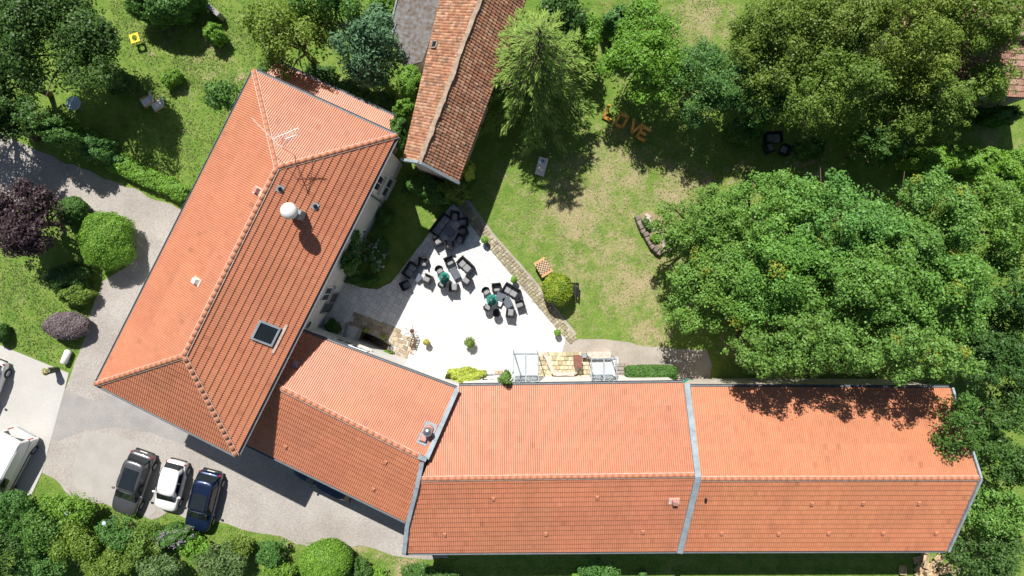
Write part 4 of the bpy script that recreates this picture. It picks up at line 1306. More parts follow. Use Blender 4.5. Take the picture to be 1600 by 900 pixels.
# --- wood at the top right
wood = [(1178, 95, 55, 70, 8, 1.5, 'olive', 'olive-green tree at the near left tip of the wood beside the bluish tree'),
        (1480, 10, 70, 50, 10, 2, 'olive', 'olive-green tree at the top edge over the neighbour roof'),
        (1222, 60, 80, 80, 10, 2, 'olive', 'olive-green tree at the left end of the top right wood'),
        (1310, 30, 85, 75, 11, 2, 'olive', 'olive-green tree at the top edge in the middle of the wood'),
        (1300, 140, 90, 72, 10, 2, 'olive', 'wide olive-green tree above the dark lawn furniture'),
        (1410, 70, 88, 88, 11, 2, 'olive', 'olive-green tree in front of the neighbour roof'),
        (1440, 165, 85, 58, 9, 1.5, 'olive', 'olive-green tree on the lower edge of the wood near the sunny lawn patch'),
        (1525, 40, 78, 70, 10, 2, 'olive', 'olive-green tree over the neighbour roof at the top right corner'),
        (1540, 130, 45, 35, 8, 2, 'olive', 'small olive-green tree at the right end of the wood'),
        (1195, 165, 45, 42, 6, 1, 'forest', 'darker tree tucked between the bluish tree and the wood'),
        (1370, 225, 55, 32, 6, 1, 'forest', 'dark understorey tree on the shaded lawn below the wood')]
for i, (x, y, a, b, zt, zb_, pl, lb) in enumerate(wood):
    tree('broadleaf_tree', lb, 'tree', x, y, a, b, zt, zb_, pl, leaf=.14, crad=.125, seed=70 + i, lai=3.3, gap=.9, group='trees of the top right wood', fill=.14)
low = [(1160, 205, 30, 22, 1.8, 'forest', 'low shrub left of the dark lawn furniture'), (1460, 250, 48, 24, 2.2, 'bright', 'bright shrub in the row above the maples, left end'),
       (1525, 255, 42, 24, 2.4, 'bright', 'bright shrub in the row above the maples, middle'), (1580, 265, 30, 30, 2.2, 'bright', 'bright shrub in the row above the maples, at the right edge'),
       (1560, 182, 26, 14, 2.5, 'forest', 'dark shrub beneath the neighbour roof edge'), (1265, 232, 22, 16, 1.6, 'forest', 'low shrub right of the dark lawn furniture')]
for i, (x, y, a, b, h, pl, lb) in enumerate(low):
    bush('shrub', lb, 'shrub', x, y, a, b, h, pl, leaf=.16, seed=90 + i, rough=.25, lai=4)
# --- maples on the right
maples = [(1098, 350, 80, 66, 8.0, 1.5, 'maple', 0, 'maple at the left tip of the big group beside the stone bed'),
          (1200, 330, 90, 70, 9.5, 2, 'maple', 0, 'maple on the upper left of the big group'),
          (1120, 445, 86, 84, 8.5, 1.5, 'maple', .01, 'maple overhanging the lawn below the stone bed'),
          (1215, 440, 105, 95, 11, 2, 'maple', .01, 'large maple in the left middle of the big group'),
          (1310, 350, 100, 80, 11, 2, 'maple', .02, 'maple on the upper middle of the big group'),
          (1330, 450, 105, 95, 12, 2, 'maple', .01, 'tallest maple in the centre of the big group'),
          (1232, 540, 80, 62, 12.5, 3, 'maple', .01, 'maple reaching over the eave of the end house'),
          (1340, 538, 80, 58, 13, 3.5, 'maple', .02, 'maple above the shaded roof slope'),
          (1440, 350, 95, 80, 11, 2, 'maple2', .03, 'yellowish maple on the upper right of the group'),
          (1450, 450, 100, 90, 11.5, 2, 'maple2', .05, 'yellow-flecked maple on the right of the group'),
          (1425, 552, 84, 48, 12.5, 3.5, 'maple2', .05, 'yellow-tipped maple nearest the upper right roof corner'),
          (1545, 350, 70, 80, 10, 2, 'maple2', .02, 'maple at the right edge below the bright shrubs'),
          (1570, 460, 60, 70, 9, 1.5, 'forest', .02, 'darker maple at the right edge level with the terrace'),
          (1545, 560, 70, 60, 7.5, 1, 'dark', 0, 'dark tree at the right edge above the roof end')]
for i, (x, y, a, b, zt, zb_, pl, ye, lb) in enumerate(maples):
    tree('maple_tree', lb, 'tree', x, y, a, b, zt, zb_, pl, leaf=.135, crad=.125, seed=110 + i, lai=3.9, aspect=.75, fill=.06, group='maples right of the lawn', yellow=ye, trunk=.22, limbs=9)
right = [(1497, 665, 46, 58, 9.0, 4.5, 'forest', 'light-leaved branches reaching over the far roof corner'), (1575, 640, 45, 50, 6.5, 1, 'dark', 'dark tree beside the far roof corner'),
         (1570, 720, 48, 45, 6.5, 1, 'dark', 'tree right of the ridge end of the end house'), (1560, 800, 55, 48, 6.0, 1, 'maple', 'sunlit tree beside the slanting roof end'),
         (1550, 870, 62, 44, 5.0, .6, 'dark', 'dark tree in the bottom right corner')]
for i, (x, y, a, b, zt, zb_, pl, lb) in enumerate(right):
    tree('broadleaf_tree', lb, 'tree', x, y, a, b, zt, zb_, pl, leaf=.16, crad=.18, seed=130 + i, lai=3.6 if i else 2.2, group='trees beyond the range end')
# --- thicket along the bottom left
thick = [(18, 800, 42, 34, 3.6, 'forest', 'bright-topped shrub at the left edge below the van'), (10, 862, 40, 42, 4.2, 'dark', 'dark shrub in the bottom left corner'),
         (62, 832, 34, 36, 3.8, 'forest', 'mid-green shrub in the thicket next to the left edge'), (108, 795, 40, 26, 3.0, 'bright', 'bright green shrub with a pale disc sign in front of the thicket'),
         (118, 850, 44, 36, 3.4, 'olive', 'olive shrub in the thicket below the bright one'), (60, 885, 40, 26, 3.0, 'jade', 'bluish shrub at the bottom edge near the left corner'),
         (188, 830, 34, 28, 2.8, 'forest', 'leafy shrub in front of the grey car'), (178, 878, 40, 32, 3.0, 'olive', 'dark olive shrub at the bottom edge below the grey car'),
         (222, 852, 34, 32, 2.6, 'olive', 'drooping olive shrub between grey and white cars'), (250, 888, 38, 24, 2.8, 'grey', 'grey-green shrub at the bottom edge below the white car'),
         (305, 856, 26, 20, 2.0, 'bright', 'lime shrub right of the lilac'), (345, 880, 44, 28, 2.6, 'grey', 'pale shrub at the bottom edge below the blue car'),
         (370, 852, 30, 18, 1.8, 'olive', 'dull green shrub right of the lime one'), (425, 866, 26, 22, 2.0, 'forest', 'dark shrub left of the round clipped dome'),
         (435, 892, 30, 16, 1.6, 'bright', 'bright low shrub at the bottom edge before the dome'), (562, 886, 17, 18, 1.6, 'forest', 'small dark bush right of the round clipped dome'),
         (590, 896, 18, 12, 1.0, 'bright', 'small bright shrub at the bottom edge right of the dome'), (650, 893, 28, 14, 1.2, 'forest', 'leafy shrub at the bottom edge below the gable corner'),
         (690, 897, 26, 10, 1.2, 'jade', 'small bluish shrub at the bottom edge right of the gable corner')]
for i, (x, y, a, b, h, pl, lb) in enumerate(thick):
    tree('shrub', lb, 'shrub', x, y, a * 1.1, b * 1.1, h, .1, pl, leaf=.14, crad=.22, seed=150 + i, lai=4.0, group='thicket below the parking', trunk=.07, limbs=4, low=-.1)
bush('lilac', 'shrub with pale mauve blossom between the white and blue cars', 'shrub', 277, 836, 28, 16, 2.2, 'forest', leaf=.13, seed=180, rough=.25, fl=((.36, .30, .38), 40, .17))
bush('clipped_bush', 'large round clipped green dome at the bottom edge', 'bush', 510, 878, 41, 34, 3.0, 'box', leaf=.12, seed=181, rough=.04)
tree('shrub', 'branching green shrub at the bottom edge below the middle long roof', 'shrub', 940, 891, 34, 20, 3.2, .3, 'jade', leaf=.15, crad=.35, seed=182, lai=3.5, trunk=.06, limbs=5)
bush('shrub', 'tiny round shrub left of the branching one at the bottom edge', 'shrub', 900, 897, 7, 6, .7, 'bright', leaf=.1, seed=183)
bush('shrub', 'tiny dark shrub right of the branching one at the bottom edge', 'shrub', 1004, 896, 6, 7, .9, 'jade', leaf=.1, seed=184)
# --- rough grass: tufts standing in the meadow, along the yard and on the verge
def grass():
    rng = np.random.default_rng(5)
    zones = [(pxs([(170, 0), (400, 0), (400, 110), (290, 320), (140, 265), (140, 200), (215, 160), (185, 60)]), 16000, (.085, .165, .022), (.19, .24, .06)),
             (pxs([(70, 745), (110, 780), (240, 812), (262, 802), (400, 832), (640, 872), (720, 872), (720, 905), (0, 905), (0, 790)]), 12000, (.11, .21, .025), (.22, .30, .06)),
             (pxs([(690, 885), (1420, 885), (1440, 866), (1440, 905), (690, 905)]), 4000, (.09, .20, .02), (.18, .28, .05)),
             (pxs([(740, 310), (800, 190), (1150, 200), (1200, 290), (1040, 540), (905, 530)]), 9000, (.20, .23, .07), (.36, .31, .16)),
             (pxs([(930, 0), (1160, 0), (1160, 100), (1060, 80), (940, 80)]), 3000, (.19, .23, .07), (.34, .30, .15)),
             (pxs([(0, 400), (150, 440), (125, 540), (108, 580), (0, 535)]), 6000, (.07, .14, .02), (.13, .19, .04))]
    Ps, Cs = [], []
    for poly, n, c0, c1 in zones:
        a = np.array(poly); lo, hi = a.min(0), a.max(0)
        p = rng.uniform(lo, hi, (n * 3, 2)); p = p[in_poly(p[:, 0], p[:, 1], poly)][:n]
        cl = np.sin(p[:, 0] * 1.1) * np.cos(p[:, 1] * 1.3) + .6 * np.sin(p[:, 0] * 2.7 + p[:, 1] * 1.9)
        keep = rng.random(len(p)) < .55 + .3 * cl
        p = p[keep]
        t_ = np.clip(rng.random((len(p), 1)) * .7 + .15 + .15 * cl[keep][:, None], 0, 1)
        Ps.append(np.concatenate([p, rng.uniform(.015, .04, (len(p), 1))], 1)); Cs.append(np.array(c0) + (np.array(c1) - np.array(c0)) * t_)
    p = np.concatenate(Ps); c = np.concatenate(Cs); n = len(p)
    nrm = rng.normal(size=(n, 3)) * np.array([.4, .4, .1]) + np.array([0, 0, 1.0])
    me = leaf_mesh('grass', p, nrm, rng.uniform(.06, .16, n), .45, c, M['leaf'])
    o = bpy.data.objects.new('grass', me); COL.objects.link(o)
    tag(o, 'tufts of rough grass over the lawns and verges', 'grass', kind='stuff')
grass()
# ------------------------------------------------------------------ stonework
def stones(parent, rects, seed, pal, h=(.05, .10), name='stone', z0=0.0, share=10):
    """irregular setts, each a mesh object; a handful of shared shapes"""
    rng = random.Random(seed)
    shapes = []
    for k in range(share):
        bm = bmesh.new(); bmesh.ops.create_cube(bm, size=1.0)
        for v in bm.verts:
            v.co += Vector((rng.uniform(-.09, .09), rng.uniform(-.09, .09), rng.uniform(-.1, .1)))
        bmesh.ops.bevel(bm, geom=list(bm.edges), offset=.09, segments=1, affect='EDGES')
        me = bpy.data.meshes.new(name); bm.to_mesh(me); bm.free()
        c = rng.choice(pal); s_ = rng.uniform(.82, 1.12)
        at = me.color_attributes.new('col', 'FLOAT_COLOR', 'POINT')
        at.data.foreach_set('color', [x for _ in me.vertices for x in (c[0] * s_, c[1] * s_, c[2] * s_, 1)])
        me.materials.append(M['stone']); shapes.append(me)
    off = origin(parent)
    for (x, y, a, w, d) in rects:
        o = bpy.data.objects.new(name, rng.choice(shapes)); COL.objects.link(o); o.parent = parent
        hh = rng.uniform(*h)
        o.location = Vector((x, y, z0 + hh / 2 - .02)) - off
        o.rotation_euler = (0, 0, a + rng.uniform(-.06, .06)); o.scale = (w, d, hh + .04)

LIME = [(.36, .32, .22), (.33, .285, .20), (.39, .35, .255), (.29, .26, .165), (.34, .31, .19)]
BROWN = [(.30, .24, .17), (.34, .28, .20), (.25, .20, .15), (.38, .32, .24)]
# setts along the edge of the terrace
def border():
    rng = random.Random(3)
    path = [P(722, 318), P(762, 372), P(826, 444), P(866, 498), (P(893, 529))]
    root = empty('stone_border', path[2], 0, 'band of pale stone setts along the lawn edge of the terrace', 'edging')
    rects = []
    wd = [0.6, .75, .8, .7, .6]
    for (a, b, w0, w1) in zip(path[:-1], path[1:], wd[:-1], wd[1:]):
        d = b - a; L_ = d.length; d.normalize(); nrm = Vector((-d.y, d.x, 0)); s_ = 0
        while s_ < L_:
            l = rng.uniform(.18, .27); w = w0 + (w1 - w0) * s_ / L_
            x = -w / 2
            while x < w / 2 - .08:
                ww = rng.uniform(.18, .30); ww = min(ww, w / 2 - x)
                p = a + d * (s_ + l / 2) + nrm * (x + ww / 2)
                rects.append((p.x, p.y, math.atan2(d.y, d.x), l - .03, ww - .03)); x += ww
            s_ += l
    stones(root, rects, 5, LIME, (.05, .09), z0=.02)
    MB().prism(ragged([tuple((p + Vector((-(path[min(i + 1, 4)] - path[max(i - 1, 0)]).y, (path[min(i + 1, 4)] - path[max(i - 1, 0)]).x, 0)).normalized() * s_ * .5).xy) for s_, seq in ((1, range(5)), (-1, range(4, -1, -1))) for i in seq for p in [path[i]]], .6, .03),
               -.1, .02).build('bedding', M['path'], root)
border()

# sunken basement stair with stone surround
def stairwell():
    P4 = [Vector((*p, 0)) for p in STAIR]
    c = sum(P4, Vector()) / 4
    root = empty('basement_stair', c, 0, 'sunken stone stairwell beside the wing, partly in shadow', 'stairwell')
    D = 2.3
    cols = M['stone']
    # retaining walls round the pit
    for i in range(4):
        a, b = P4[i], P4[(i + 1) % 4]
        out = ((a + b) / 2 - c); e = (b - a).normalized(); out = (out - e * out.dot(e)).normalized()
        q = MB(); q.bar(a + out * .12 - e * .2 + Vector((0, 0, -D / 2)), b + out * .12 + e * .2 + Vector((0, 0, -D / 2)), .24, D + .06)
        q.build('retaining_wall', M['rubble'], root)
    MB().prism([p.xy for p in P4], -D - .2, -D).build('pit_floor', M['rubble'], root)
    # steps descending from the east end
    e = (P4[1] - P4[0]).normalized(); n = ((P4[3] - P4[0]) - e * (P4[3] - P4[0]).dot(e))
    for k in range(9):
        a = P4[1] - e * (.05 + .2 * k)
        zt = -.2 * (k + 1)
        MB().bar(a + n * .02 + Vector((0, 0, zt - .15)), a + n * .98 + Vector((0, 0, zt - .15)), .22, .3).build('step', M['rubble'], root)
    # surround of rough paving on two sides
    rng = random.Random(9)
    rects = []
    def fill(poly, ang, s_):
        ca, sa = math.cos(ang), math.sin(ang)
        pc = np.array(poly).mean(0)
        for i in range(-30, 30):
            for j in range(-30, 30):
                x, y = (i + (.5 if j % 2 else 0)) * s_ + rng.uniform(-.02, .02), j * s_ * .9 + rng.uniform(-.02, .02)
                X, Y = pc[0] + x * ca - y * sa, pc[1] + x * sa + y * ca
                if in_poly(np.array(X), np.array(Y), poly): rects.append((X, Y, ang, s_ * rng.uniform(.85, .97), s_ * rng.uniform(.74, .86)))
    fill(pxs([(551, 490), (576, 494), (626, 517), (652, 528), (644, 558), (638, 578), (620, 572), (609, 560), (616, 538), (566, 514), (548, 508)]), I2(75, 27), .34)
    stones(root, rects, 12, [(.36, .29, .20), (.42, .35, .25), (.30, .24, .17), (.46, .38, .27)], (.05, .09), z0=.045)
    # iron railing round the opening
    r = MB()
    for a, b in ((P(546, 503), P(541, 532)), (P(604, 531), P(613, 537)), (P(613, 537), P(611, 548))):
        for z in (.5, 1.0): r.tube([a + Vector((0, 0, z)), b + Vector((0, 0, z))], .018, 6)
        m_ = max(2, int((b - a).length / .14))
        for k in range(m_ + 1):
            p = a + (b - a) * (k / m_); r.tube([p, p + Vector((0, 0, 1.0))], .012, 5)
    r.build('railing', M['black_metal'], root)
M['rubble'] = mat('rubble_wall', (.30, .25, .18), .95, col2=(.19, .155, .115), scale=4, fine=.3, fscale=8, bump=.8, bscale=10)
stairwell()
for (x, y, lb) in ((573, 516, 'small yellow-green plant on the stairwell wall, left'), (599, 526, 'small yellow-green plant on the stairwell wall, right')):
    bush('wall_plant', lb, 'plant', x, y, 4, 4, .45, 'gold', leaf=.1, seed=3, rough=.3, lai=4)
bush('fern', 'leafy fern at the foot of the stairwell beside the wing wall', 'plant', 604, 554, 9, 6, .8, 'bright', leaf=.13, seed=4, rough=.3)

# paved light well with stone kerb against the long house
def well():
    root = empty('stone_well', P(880, 570), 0, 'sunken paved well with pale stone kerb between the two glass canopies', 'light well')
    rng = random.Random(2); rects = []
    poly = pxs([(842, 551), (905, 549), (925, 556), (925, 590), (842, 590)])
    pc = np.array(poly).mean(0)
    for i in range(-14, 15):
        for j in range(-8, 9):
            X, Y = pc[0] + i * .27 + (.13 if j % 2 else 0), pc[1] + j * .30
            if in_poly(np.array(X), np.array(Y), poly): rects.append((X, Y, 0, .25 * rng.uniform(.85, 1), .28 * rng.uniform(.85, 1)))
    stones(root, rects, 21, [(.58, .49, .33), (.52, .44, .29), (.62, .54, .38), (.48, .41, .25), (.55, .50, .30)], (.05, .10), z0=.035)
    k = [P(850.5, 552, .5), P(856, 562, .5), P(861, 574, .5), (P(864.5, 583.5, .5)), P(872, 584.5, .5), P(886, 584, .5), P(897, 584.5, .5), P(901, 577, .5), P(903, 567, .5)]
    for i, (a, b) in enumerate(zip(k[:-1], k[1:])):
        MB().bar(a + Vector((0, 0, -.22)), b + Vector((0, 0, -.22)) + (b - a).normalized() * .02, .24 + .02 * (i % 2), .46 + .015 * (i % 3)).build('kerb_stone', M['mortar'], root, bevel=.02)
    return root
well()
cab = empty('rusty_cabinet', P(901, 563), 0.06, 'dark red-brown metal cabinet at the corner of the stone well', 'cabinet')
MB().box((0, 0, .5), (.46, .72, .9)).build('body', M['rust'], cab, world=False, bevel=.02)
MB().box((0, 0, .98), (.52, .80, .07)).build('lid', M['rust'], cab, world=False, bevel=.02)
MB().box((0, -.25, 1.03), (.12, .05, .04)).build('handle', M['steel'], cab, world=False)
for sx in (-1, 1):
    for sy in (-1, 1): MB().box((sx * .18, sy * .3, .06), (.06, .06, .14)).build('leg', M['black_metal'], cab, world=False)
o = empty('metal_bin', P(911.5, 554), .1, 'small dark square bin beside the rusty cabinet', 'bin')
MB().box((0, 0, .3), (.26, .26, .5), None, 1.1).build('body', M['dark_pot'], o, world=False); MB().box((0, 0, .57), (.3, .3, .05)).build('lid', M['grey_paint'], o, world=False)
# low garden wall by the path, timber steps by the hedge
o = MB().bar(P(917, 555, .25), P(954, 554, .25), .45, .5).build('low_wall', M['mortar'], None, bevel=.03); tag(o, 'low pale garden wall along the path behind the smaller canopy', 'wall')
st_ = empty('timber_steps', P(969, 580), 0, 'weathered timber steps between the smaller canopy and the hedge', 'steps')
for k in range(4):
    MB().box((P(969, 570 + k * 5.5).x, P(969, 570 + k * 5.5).y, .08 + .03 * k), (.5, .2, .1)).build('tread', M['wood_grey'], st_)
for sx in (-1, 1): MB().box((P(969 + sx * 7, 578).x, P(969, 578).y, .08), (.06, .95, .16)).build('stringer', M['wood_grey'], st_)
# window box / light hatch by the long wall
o = empty('wall_bench', P(765, 588), 0, 'small pale bench with grey panel beside the yellow-green shrub', 'bench')
MB().box((0, .05, .42), (.62, .36, .06)).build('seat', M['zinc'], o, world=False)
MB().box((-.01, .18, .48), (.42, .07, .05)).build('slat', M['grey_paint'], o, world=False)
for sx in (-1, 1): MB().box((sx * .24, .05, .2), (.07, .3, .42)).build('leg', M['zinc'], o, world=False)
# stone edge of the small bed
bed = empty('bed_edging', P(690, 575), 0, 'brown stone edging of the planting bed along the long wall', 'edging')
pl_ = [P(661, 566), P(677, 569), P(695, 578), P(700, 582)]
rects = []
for a, b in ((P(661, 565), P(696, 579)), (P(740, 582), P(760, 581)), (P(772, 581), P(786, 581)), (P(660, 566), P(658, 575))):
    n_ = max(2, int((b - a).length / .32)); 
    for k in range(n_):
        p = a + (b - a) * ((k + .5) / n_); rects.append((p.x, p.y, math.atan2((b - a).y, (b - a).x), (b - a).length / n_ * .95, .24))
stones(bed, rects, 30, [(.36, .22, .16), (.42, .30, .22), (.46, .36, .26)], (.14, .24), z0=.04)

# raised stone bed on the lawn
def raised_bed():
    pts = [P(994, 338), P(1000, 352), P(1006, 364), P(1013, 376), P(1021, 388), P(1032, 396)]
    back = [P(1058, 385), P(1048, 362), P(1030, 338), P(1010, 330)]
    root = empty('raised_bed', pts[2], 0, 'raised planting bed with a curved wall of dark stones on the dry lawn', 'planter')
    MB().prism([p.xy for p in pts + back], -.1, .38).build('soil', M['soil_pale'], root)
    rng = random.Random(6); rects = []
    for a, b in zip(pts[:-1], pts[1:]):
        n_ = 2
        for k in range(n_):
            p = a + (b - a) * ((k + .5) / n_); rects.append((p.x, p.y, math.atan2((b - a).y, (b - a).x), (b - a).length / n_ * .98, .40))
    stones(root, rects, 40, [(.24, .20, .17), (.30, .26, .22), (.20, .17, .15)], (.45, .58), z0=0)
    r2 = []
    for k in range(9):
        p = pts[0] + (pts[-1] - pts[0]) * ((k + .5) / 9) + Vector((.45 + rng.uniform(0, .2), .12, 0)); r2.append((p.x, p.y, rng.uniform(0, 3), rng.uniform(.3, .5), rng.uniform(.2, .34)))
    stones(root, r2, 41, [(.42, .36, .31), (.36, .31, .27), (.48, .42, .36)], (.1, .18), z0=.36)
M['soil_pale'] = mat('dry_soil', (.36, .26, .17), .95, col2=(.22, .22, .10), scale=3, fine=.2, fscale=12, bump=.5, bscale=20)
raised_bed()
for i, (x, y, r, pl, lb) in enumerate(((1009, 347, 6, 'grey', 'grey-green tuft at the upper end of the raised bed'), (1013, 354, 5, 'forest', 'dark tuft below the grey-green one in the raised bed'), (1024, 371, 7, 'bright', 'bright green tuft in the middle of the raised bed'), (1027, 348, 4, 'dark', 'small dark tuft at the back of the raised bed'))):
    bush('bed_plant', lb, 'plant', x, y, r, r, .5, pl, leaf=.1, seed=i, rough=.3, zbase=.36, lai=4)

# ------------------------------------------------------------------ terrace furniture
def armchair(loc, front, label, w=.62, d=.60, cat='armchair', cush=True, group='rattan lounge furniture', seats=1, name='armchair'):
    root = empty(name, loc, I2(*front), label, cat, group)
    MB().box((.02, 0, .17), (d - .1, w - .12, .22)).build('base', M['rattan'], root, world=False, bevel=.015)
    MB().box((-d / 2 + .05, 0, .45), (.10, w - .01, .74)).build('backrest', M['rattan'], root, world=False, bevel=.03)
    for s_ in (-1, 1):
        MB().box((.045, s_ * (w / 2 - .05), .35), (d - .11, .09, .54)).build('armrest', M['rattan'], root, world=False, bevel=.025)
    if cush:
        sw = (w - .22) / seats
        for k in range(seats):
            MB().box((.05, -(w - .22) / 2 + sw * (k + .5), .34), (d - .17, sw - .02, .12)).build('cushion', M['cushion'], root, world=False, bevel=.035)
    for sx in (-1, 1):
        for sy in (-1, 1): MB().box((sx * (d / 2 - .09), sy * (w / 2 - .07), .035), (.05, .05, .07)).build('leg', M['black_metal'], root, world=False)
    return root

def low_table(loc, ang, label, w=.62, d=.62, h=.36, top=None):
    root = empty('low_table', loc, ang, label, 'table', 'low lounge tables')
    MB().box((0, 0, h / 2 - .02), (w - .08, d - .08, h - .08)).build('base', M['rattan'], root, world=False, bevel=.015)
    MB().box((0, 0, h - .025), (w, d, .05)).build('top', top or M['table_top'], root, world=False, bevel=.012)
    for sx in (-1, 1):
        for sy in (-1, 1): MB().box((sx * (w / 2 - .07), sy * (d / 2 - .07), .025), (.05, .05, .05)).build('leg', M['black_metal'], root, world=False)
    return root

def tub_chair(loc, front, label, cush=True):
    root = empty('tub_chair', loc, I2(*front), label, 'chair', 'small dining tub chairs')
    MB().lathe([(.20, .36), (.25, .38), (.25, .42), (.22, .44)], 14).build('seat', M['rattan'], root, world=False)
    vs, fs = [], []
    n = 12
    for i in range(n + 1):
        a = math.radians(100 + 160 * i / n)
        for r, z in ((.27, .40), (.30, .80), (.26, .80), (.23, .40)):
            vs.append((math.cos(a) * r, math.sin(a) * r, z - (.12 * abs(i - n / 2) / (n / 2) if z > .6 else 0)))
    for i in range(n):
        for k in range(4): fs.append((i * 4 + k, i * 4 + (k + 1) % 4, i * 4 + 4 + (k + 1) % 4, i * 4 + 4 + k))
    fs += [(3, 2, 1, 0), (n * 4, n * 4 + 1, n * 4 + 2, n * 4 + 3)]
    MB().add(vs, fs).build('backrest', M['rattan'], root, world=False)
    if cush: MB().box((.03, 0, .46), (.36, .36, .07)).build('cushion', M['cushion'], root, world=False, bevel=.03)
    for sx in (-1, 1):
        for sy in (-1, 1): MB().tube([(sx * .16, sy * .16, 0), (sx * .15, sy * .15, .37)], .018, 6).build('leg', M['black_metal'], root, world=False)
    return root

ZT = .063
def T(x, y): return P(x, y, 0).xy.to_3d() + Vector((0, 0, ZT))
armchair(T(689, 352), (.79, .61), 'long black rattan three-seat sofa at the terrace tip', w=1.6, d=.66, cat='sofa', seats=3, name='sofa')
for x, y, f, lb in ((711.5, 338, (-.15, 1), 'black armchair at the tip of the terrace, beside the long sofa end'),
                    (725.5, 348, (-1, .08), 'black armchair at the terrace edge, second from the tip'),
                    (724.5, 362, (-1, .3), 'black armchair half in shadow at the terrace edge, third from the tip'),
                    (720, 373.5, (-.45, .9), 'grey-cushioned armchair in sun, lowest of four along the terrace tip'),
                    (684.5, 377.5, (.8, -.5), 'armchair at the lower end of the long sofa'),
                    (703, 383, (.1, -1), 'armchair alone in sun below the tip low table'),
                    (662.5, 409.5, (-.1, 1), 'black armchair above the shaded two-seat sofa'),
                    (635, 446, (.85, -.4), 'black armchair in shade below the shaded two-seat sofa'),
                    (669, 436, (-.85, -.4), 'sunlit armchair facing the shaded two-seat sofa'),
                    (703, 408, (.45, .9), 'armchair above the blue-grey table in the middle group'),
                    (730, 438.5, (-.8, -.6), 'armchair at the lower right of the middle group'),
                    (710, 449.5, (.05, -1), 'armchair below the blue-grey table in the middle group'),
                    (776, 449, (.12, 1), 'armchair at the top of the lower group, left of the loveseat'),
                    (812.5, 475, (-.95, .3), 'armchair at the lower group nearest the stone border'),
                    (797.5, 489, (.15, -1), 'armchair at the bottom of the lower group')):
    armchair(T(x, y), f, lb)
armchair(T(642, 422), (.83, .56), 'black two-seat sofa in shade along the court edge', w=1.05, d=.66, cat='sofa', seats=2, name='sofa')
armchair(T(728, 414), (-.68, .73), 'sunlit two-seat sofa of the middle group', w=1.15, d=.68, cat='sofa', seats=2, name='sofa')
armchair(T(799, 453.5), (-.5, .86), 'sunlit two-seat sofa of the lower group beside the stone border', w=1.15, d=.68, cat='sofa', seats=2, name='sofa')
low_table(T(702.5, 362), I2(.75, -.62), 'square low table in front of the long sofa')
low_table(T(653, 432), I2(.62, .75), 'low table in shade before the shaded two-seat sofa', .68, .5)
low_table(T(712, 427), I2(.5, .86), 'blue-grey low table of the middle group', .78, .5)
low_table(T(782.5, 464), I2(.92, .38), 'grey low table under the loveseat of the lower group', .62, .56)
low_table(T(793.5, 472), I2(.45, .88), 'blue-grey low table at the centre of the lower group', .74, .52)
low_table(T(780, 473), I2(.9, .4), 'small white-topped table between parasol and tables of the lower group', .4, .4, .3, M['white_paint'])
for x, y, f, lb, cu in ((688, 422, (.5, .85), 'small tub chair above the upper teal parasol', True), (692.5, 444, (.45, -.9), 'small tub chair below the upper teal parasol', True),
                        (760, 455, (.55, .83), 'small tub chair above the lower teal parasol', True), (762.5, 479.5, (.5, -.87), 'small tub chair below the lower teal parasol', True),
                        (776, 488, (-.2, -1), 'small black tub chair without cushion in the lower group', False)):
    tub_chair(T(x, y), f, lb, cu)
def parasol(loc, label, lean):
    root = empty('parasol', loc, 0, label, 'parasol', 'closed teal parasols')
    MB().lathe([(.24, 0), (.24, .05), (.06, .08), (.05, .25)], 16).build('base', M['dark_pot'], root, world=False)
    MB().tube([(0, 0, .05), (0, 0, 2.35)], .022, 8).build('pole', M['white_paint'], root, world=False)
    # folded canvas: pleated cloth hanging round the pole
    vs, fs = [], []
    n = 24; rows = [(2.30, .03), (2.05, .10), (1.7, .15), (1.3, .19), (1.0, .22)]
    rng = random.Random(int(loc.x * 100))
    for z, r in rows:
        for k in range(n):
            a = 2 * math.pi * k / n; rr = r * (1 + (.35 if k % 3 == 0 else -.12)) * rng.uniform(.9, 1.1)
            vs.append((math.cos(a) * rr, math.sin(a) * rr, z))
    for i in range(len(rows) - 1):
        for k in range(n): fs.append((i * n + k, i * n + (k + 1) % n, (i + 1) * n + (k + 1) % n, (i + 1) * n + k))
    MB().add(vs, fs).build('canopy', M['teal'], root, world=False)
    MB().lathe([(.03, 0), (.035, .05), (.01, .1)], 10, (0, 0, 2.33)).build('finial', M['white_paint'], root, world=False)
    MB().lathe([(.34, .68), (.36, .70), (.34, .72)], 18).build('table_top', M['teal'], root, world=False)
    return root
parasol(T(696, 434), 'closed teal parasol with round table in the middle group', None)
parasol(T(769, 468), 'closed teal parasol with round table in the lower group', None)

